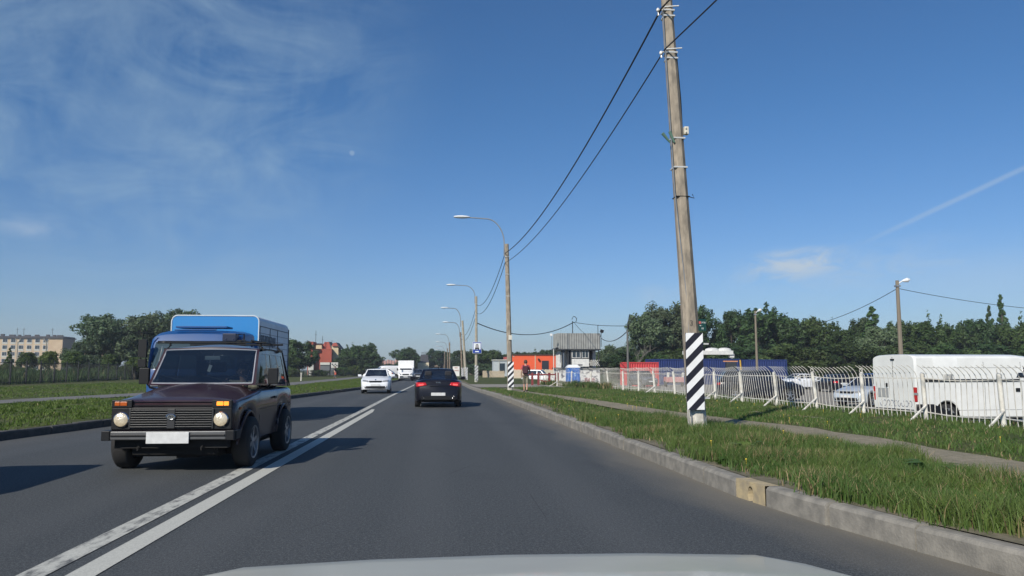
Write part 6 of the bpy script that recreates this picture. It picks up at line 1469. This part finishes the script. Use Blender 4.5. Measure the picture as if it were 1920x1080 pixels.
WALK = dict(pel=(0, 0, .95), spi=(0, 0, 1.12), che=(0, -.01, 1.32), nek=(0, -.01, 1.50), hed=(0, -.03, 1.63), top=(0, -.02, 1.71), lsh=(.17, 0, 1.41), lel=(.22, .08, 1.14), lwr=(.24, -.02, .93), lpa=(.24, -.06, .86), rsh=(-.17, 0, 1.41), rel=(-.22, -.06, 1.14), rwr=(-.22, -.22, 1.02), rpa=(-.2, -.28, 1.0),
    lhi=(.085, 0, .88), lkn=(.09, -.16, .50), lan=(.09, -.16, .10), lto=(.10, -.30, .05), rhi=(-.085, 0, .88), rkn=(-.085, .02, .48), ran=(-.08, .26, .16), rto=(-.08, .16, .06))
CRED = mat('tshirt_red', (.42, .06, .08), .9, bump=.3, bscale=20); OLV = mat('shorts_olive', (.20, .19, .14), .9, bump=.3, bscale=20); HAIRB = mat('hair_brown', (.07, .045, .03), .8); PACK = mat('backpack_dark', (.06, .02, .03), .9); 
person('man in red T-shirt, khaki shorts and backpack walking away past the second striped pole', (cx(985.5, 40.5), 40.5, .2), R(170), WALK, CRED, OLV, HAIRB, 'short', PACK, scale=.97)
WALK2 = dict(WALK); WALK2.update(rkn=(-.085, -.2, .52), ran=(-.085, -.2, .12), rto=(-.085, -.34, .06), lkn=(.09, .04, .48), lan=(.09, .26, .14), lto=(.09, .16, .06))
person('person in dark clothes with a red bag on the left lawn by the brick building', (cx(628, 112), 112, .12), R(60), WALK2, mat('jacket_navy', (.02, .025, .05), .9), mat('trousers_grey', (.10, .10, .12), .9), HAIRB, 'long', None, scale=1.0, bag=mat('bag_red', (.45, .1, .06), .7))
SIT = dict(pel=(0, 0, .62), spi=(0, .05, .80), che=(0, .08, 1.02), nek=(0, .06, 1.20), hed=(0, .03, 1.32), top=(0, .03, 1.40), lsh=(.18, .07, 1.12), lel=(.25, -.08, .90), lwr=(.17, -.28, 1.02), lpa=(.14, -.33, 1.06), rsh=(-.18, .07, 1.12), rel=(-.27, -.10, .98), rwr=(-.22, -.30, 1.13), rpa=(-.17, -.35, 1.17),
    lhi=(.1, -.02, .60), lkn=(.12, -.42, .66), lan=(.12, -.62, .36), lto=(.12, -.74, .33), rhi=(-.1, -.02, .60), rkn=(-.12, -.42, .66), ran=(-.12, -.62, .36), rto=(-.12, -.74, .33))
Mv = Matrix.Rotation(R(-1.6), 3, 'Z') @ Vector((.38, 1.98, .02))
person('driver with hands on the steering wheel of the plum off-road car', (NIVA.location.x+Mv.x, NIVA.location.y+Mv.y, .04), R(-1.6), SIT, mat('shirt_sand', (.34, .30, .22), .9), mat('trousers_grey', (.10, .10, .12), .9), HAIRB)

# ---------------------------------------------------------------- light summer haze in the air
b = MB(); b.box((0, 560, 21), (1700, 1500, 46)); hzo = b.build('haze', [bpy.data.materials.new('haze_air')]); tag(hzo, kind='stuff')
hm = hzo.data.materials[0]; hm.use_nodes = True; T = NT(hm.node_tree); T.n.clear()
pv = T.node('ShaderNodeVolumePrincipled', i_Density=.0004); pv.inputs['Color'].default_value = (.80, .88, 1, 1); pv.inputs['Anisotropy'].default_value = .1
T.l.new(pv.outputs[0], T.node('ShaderNodeOutputMaterial').inputs['Volume'])
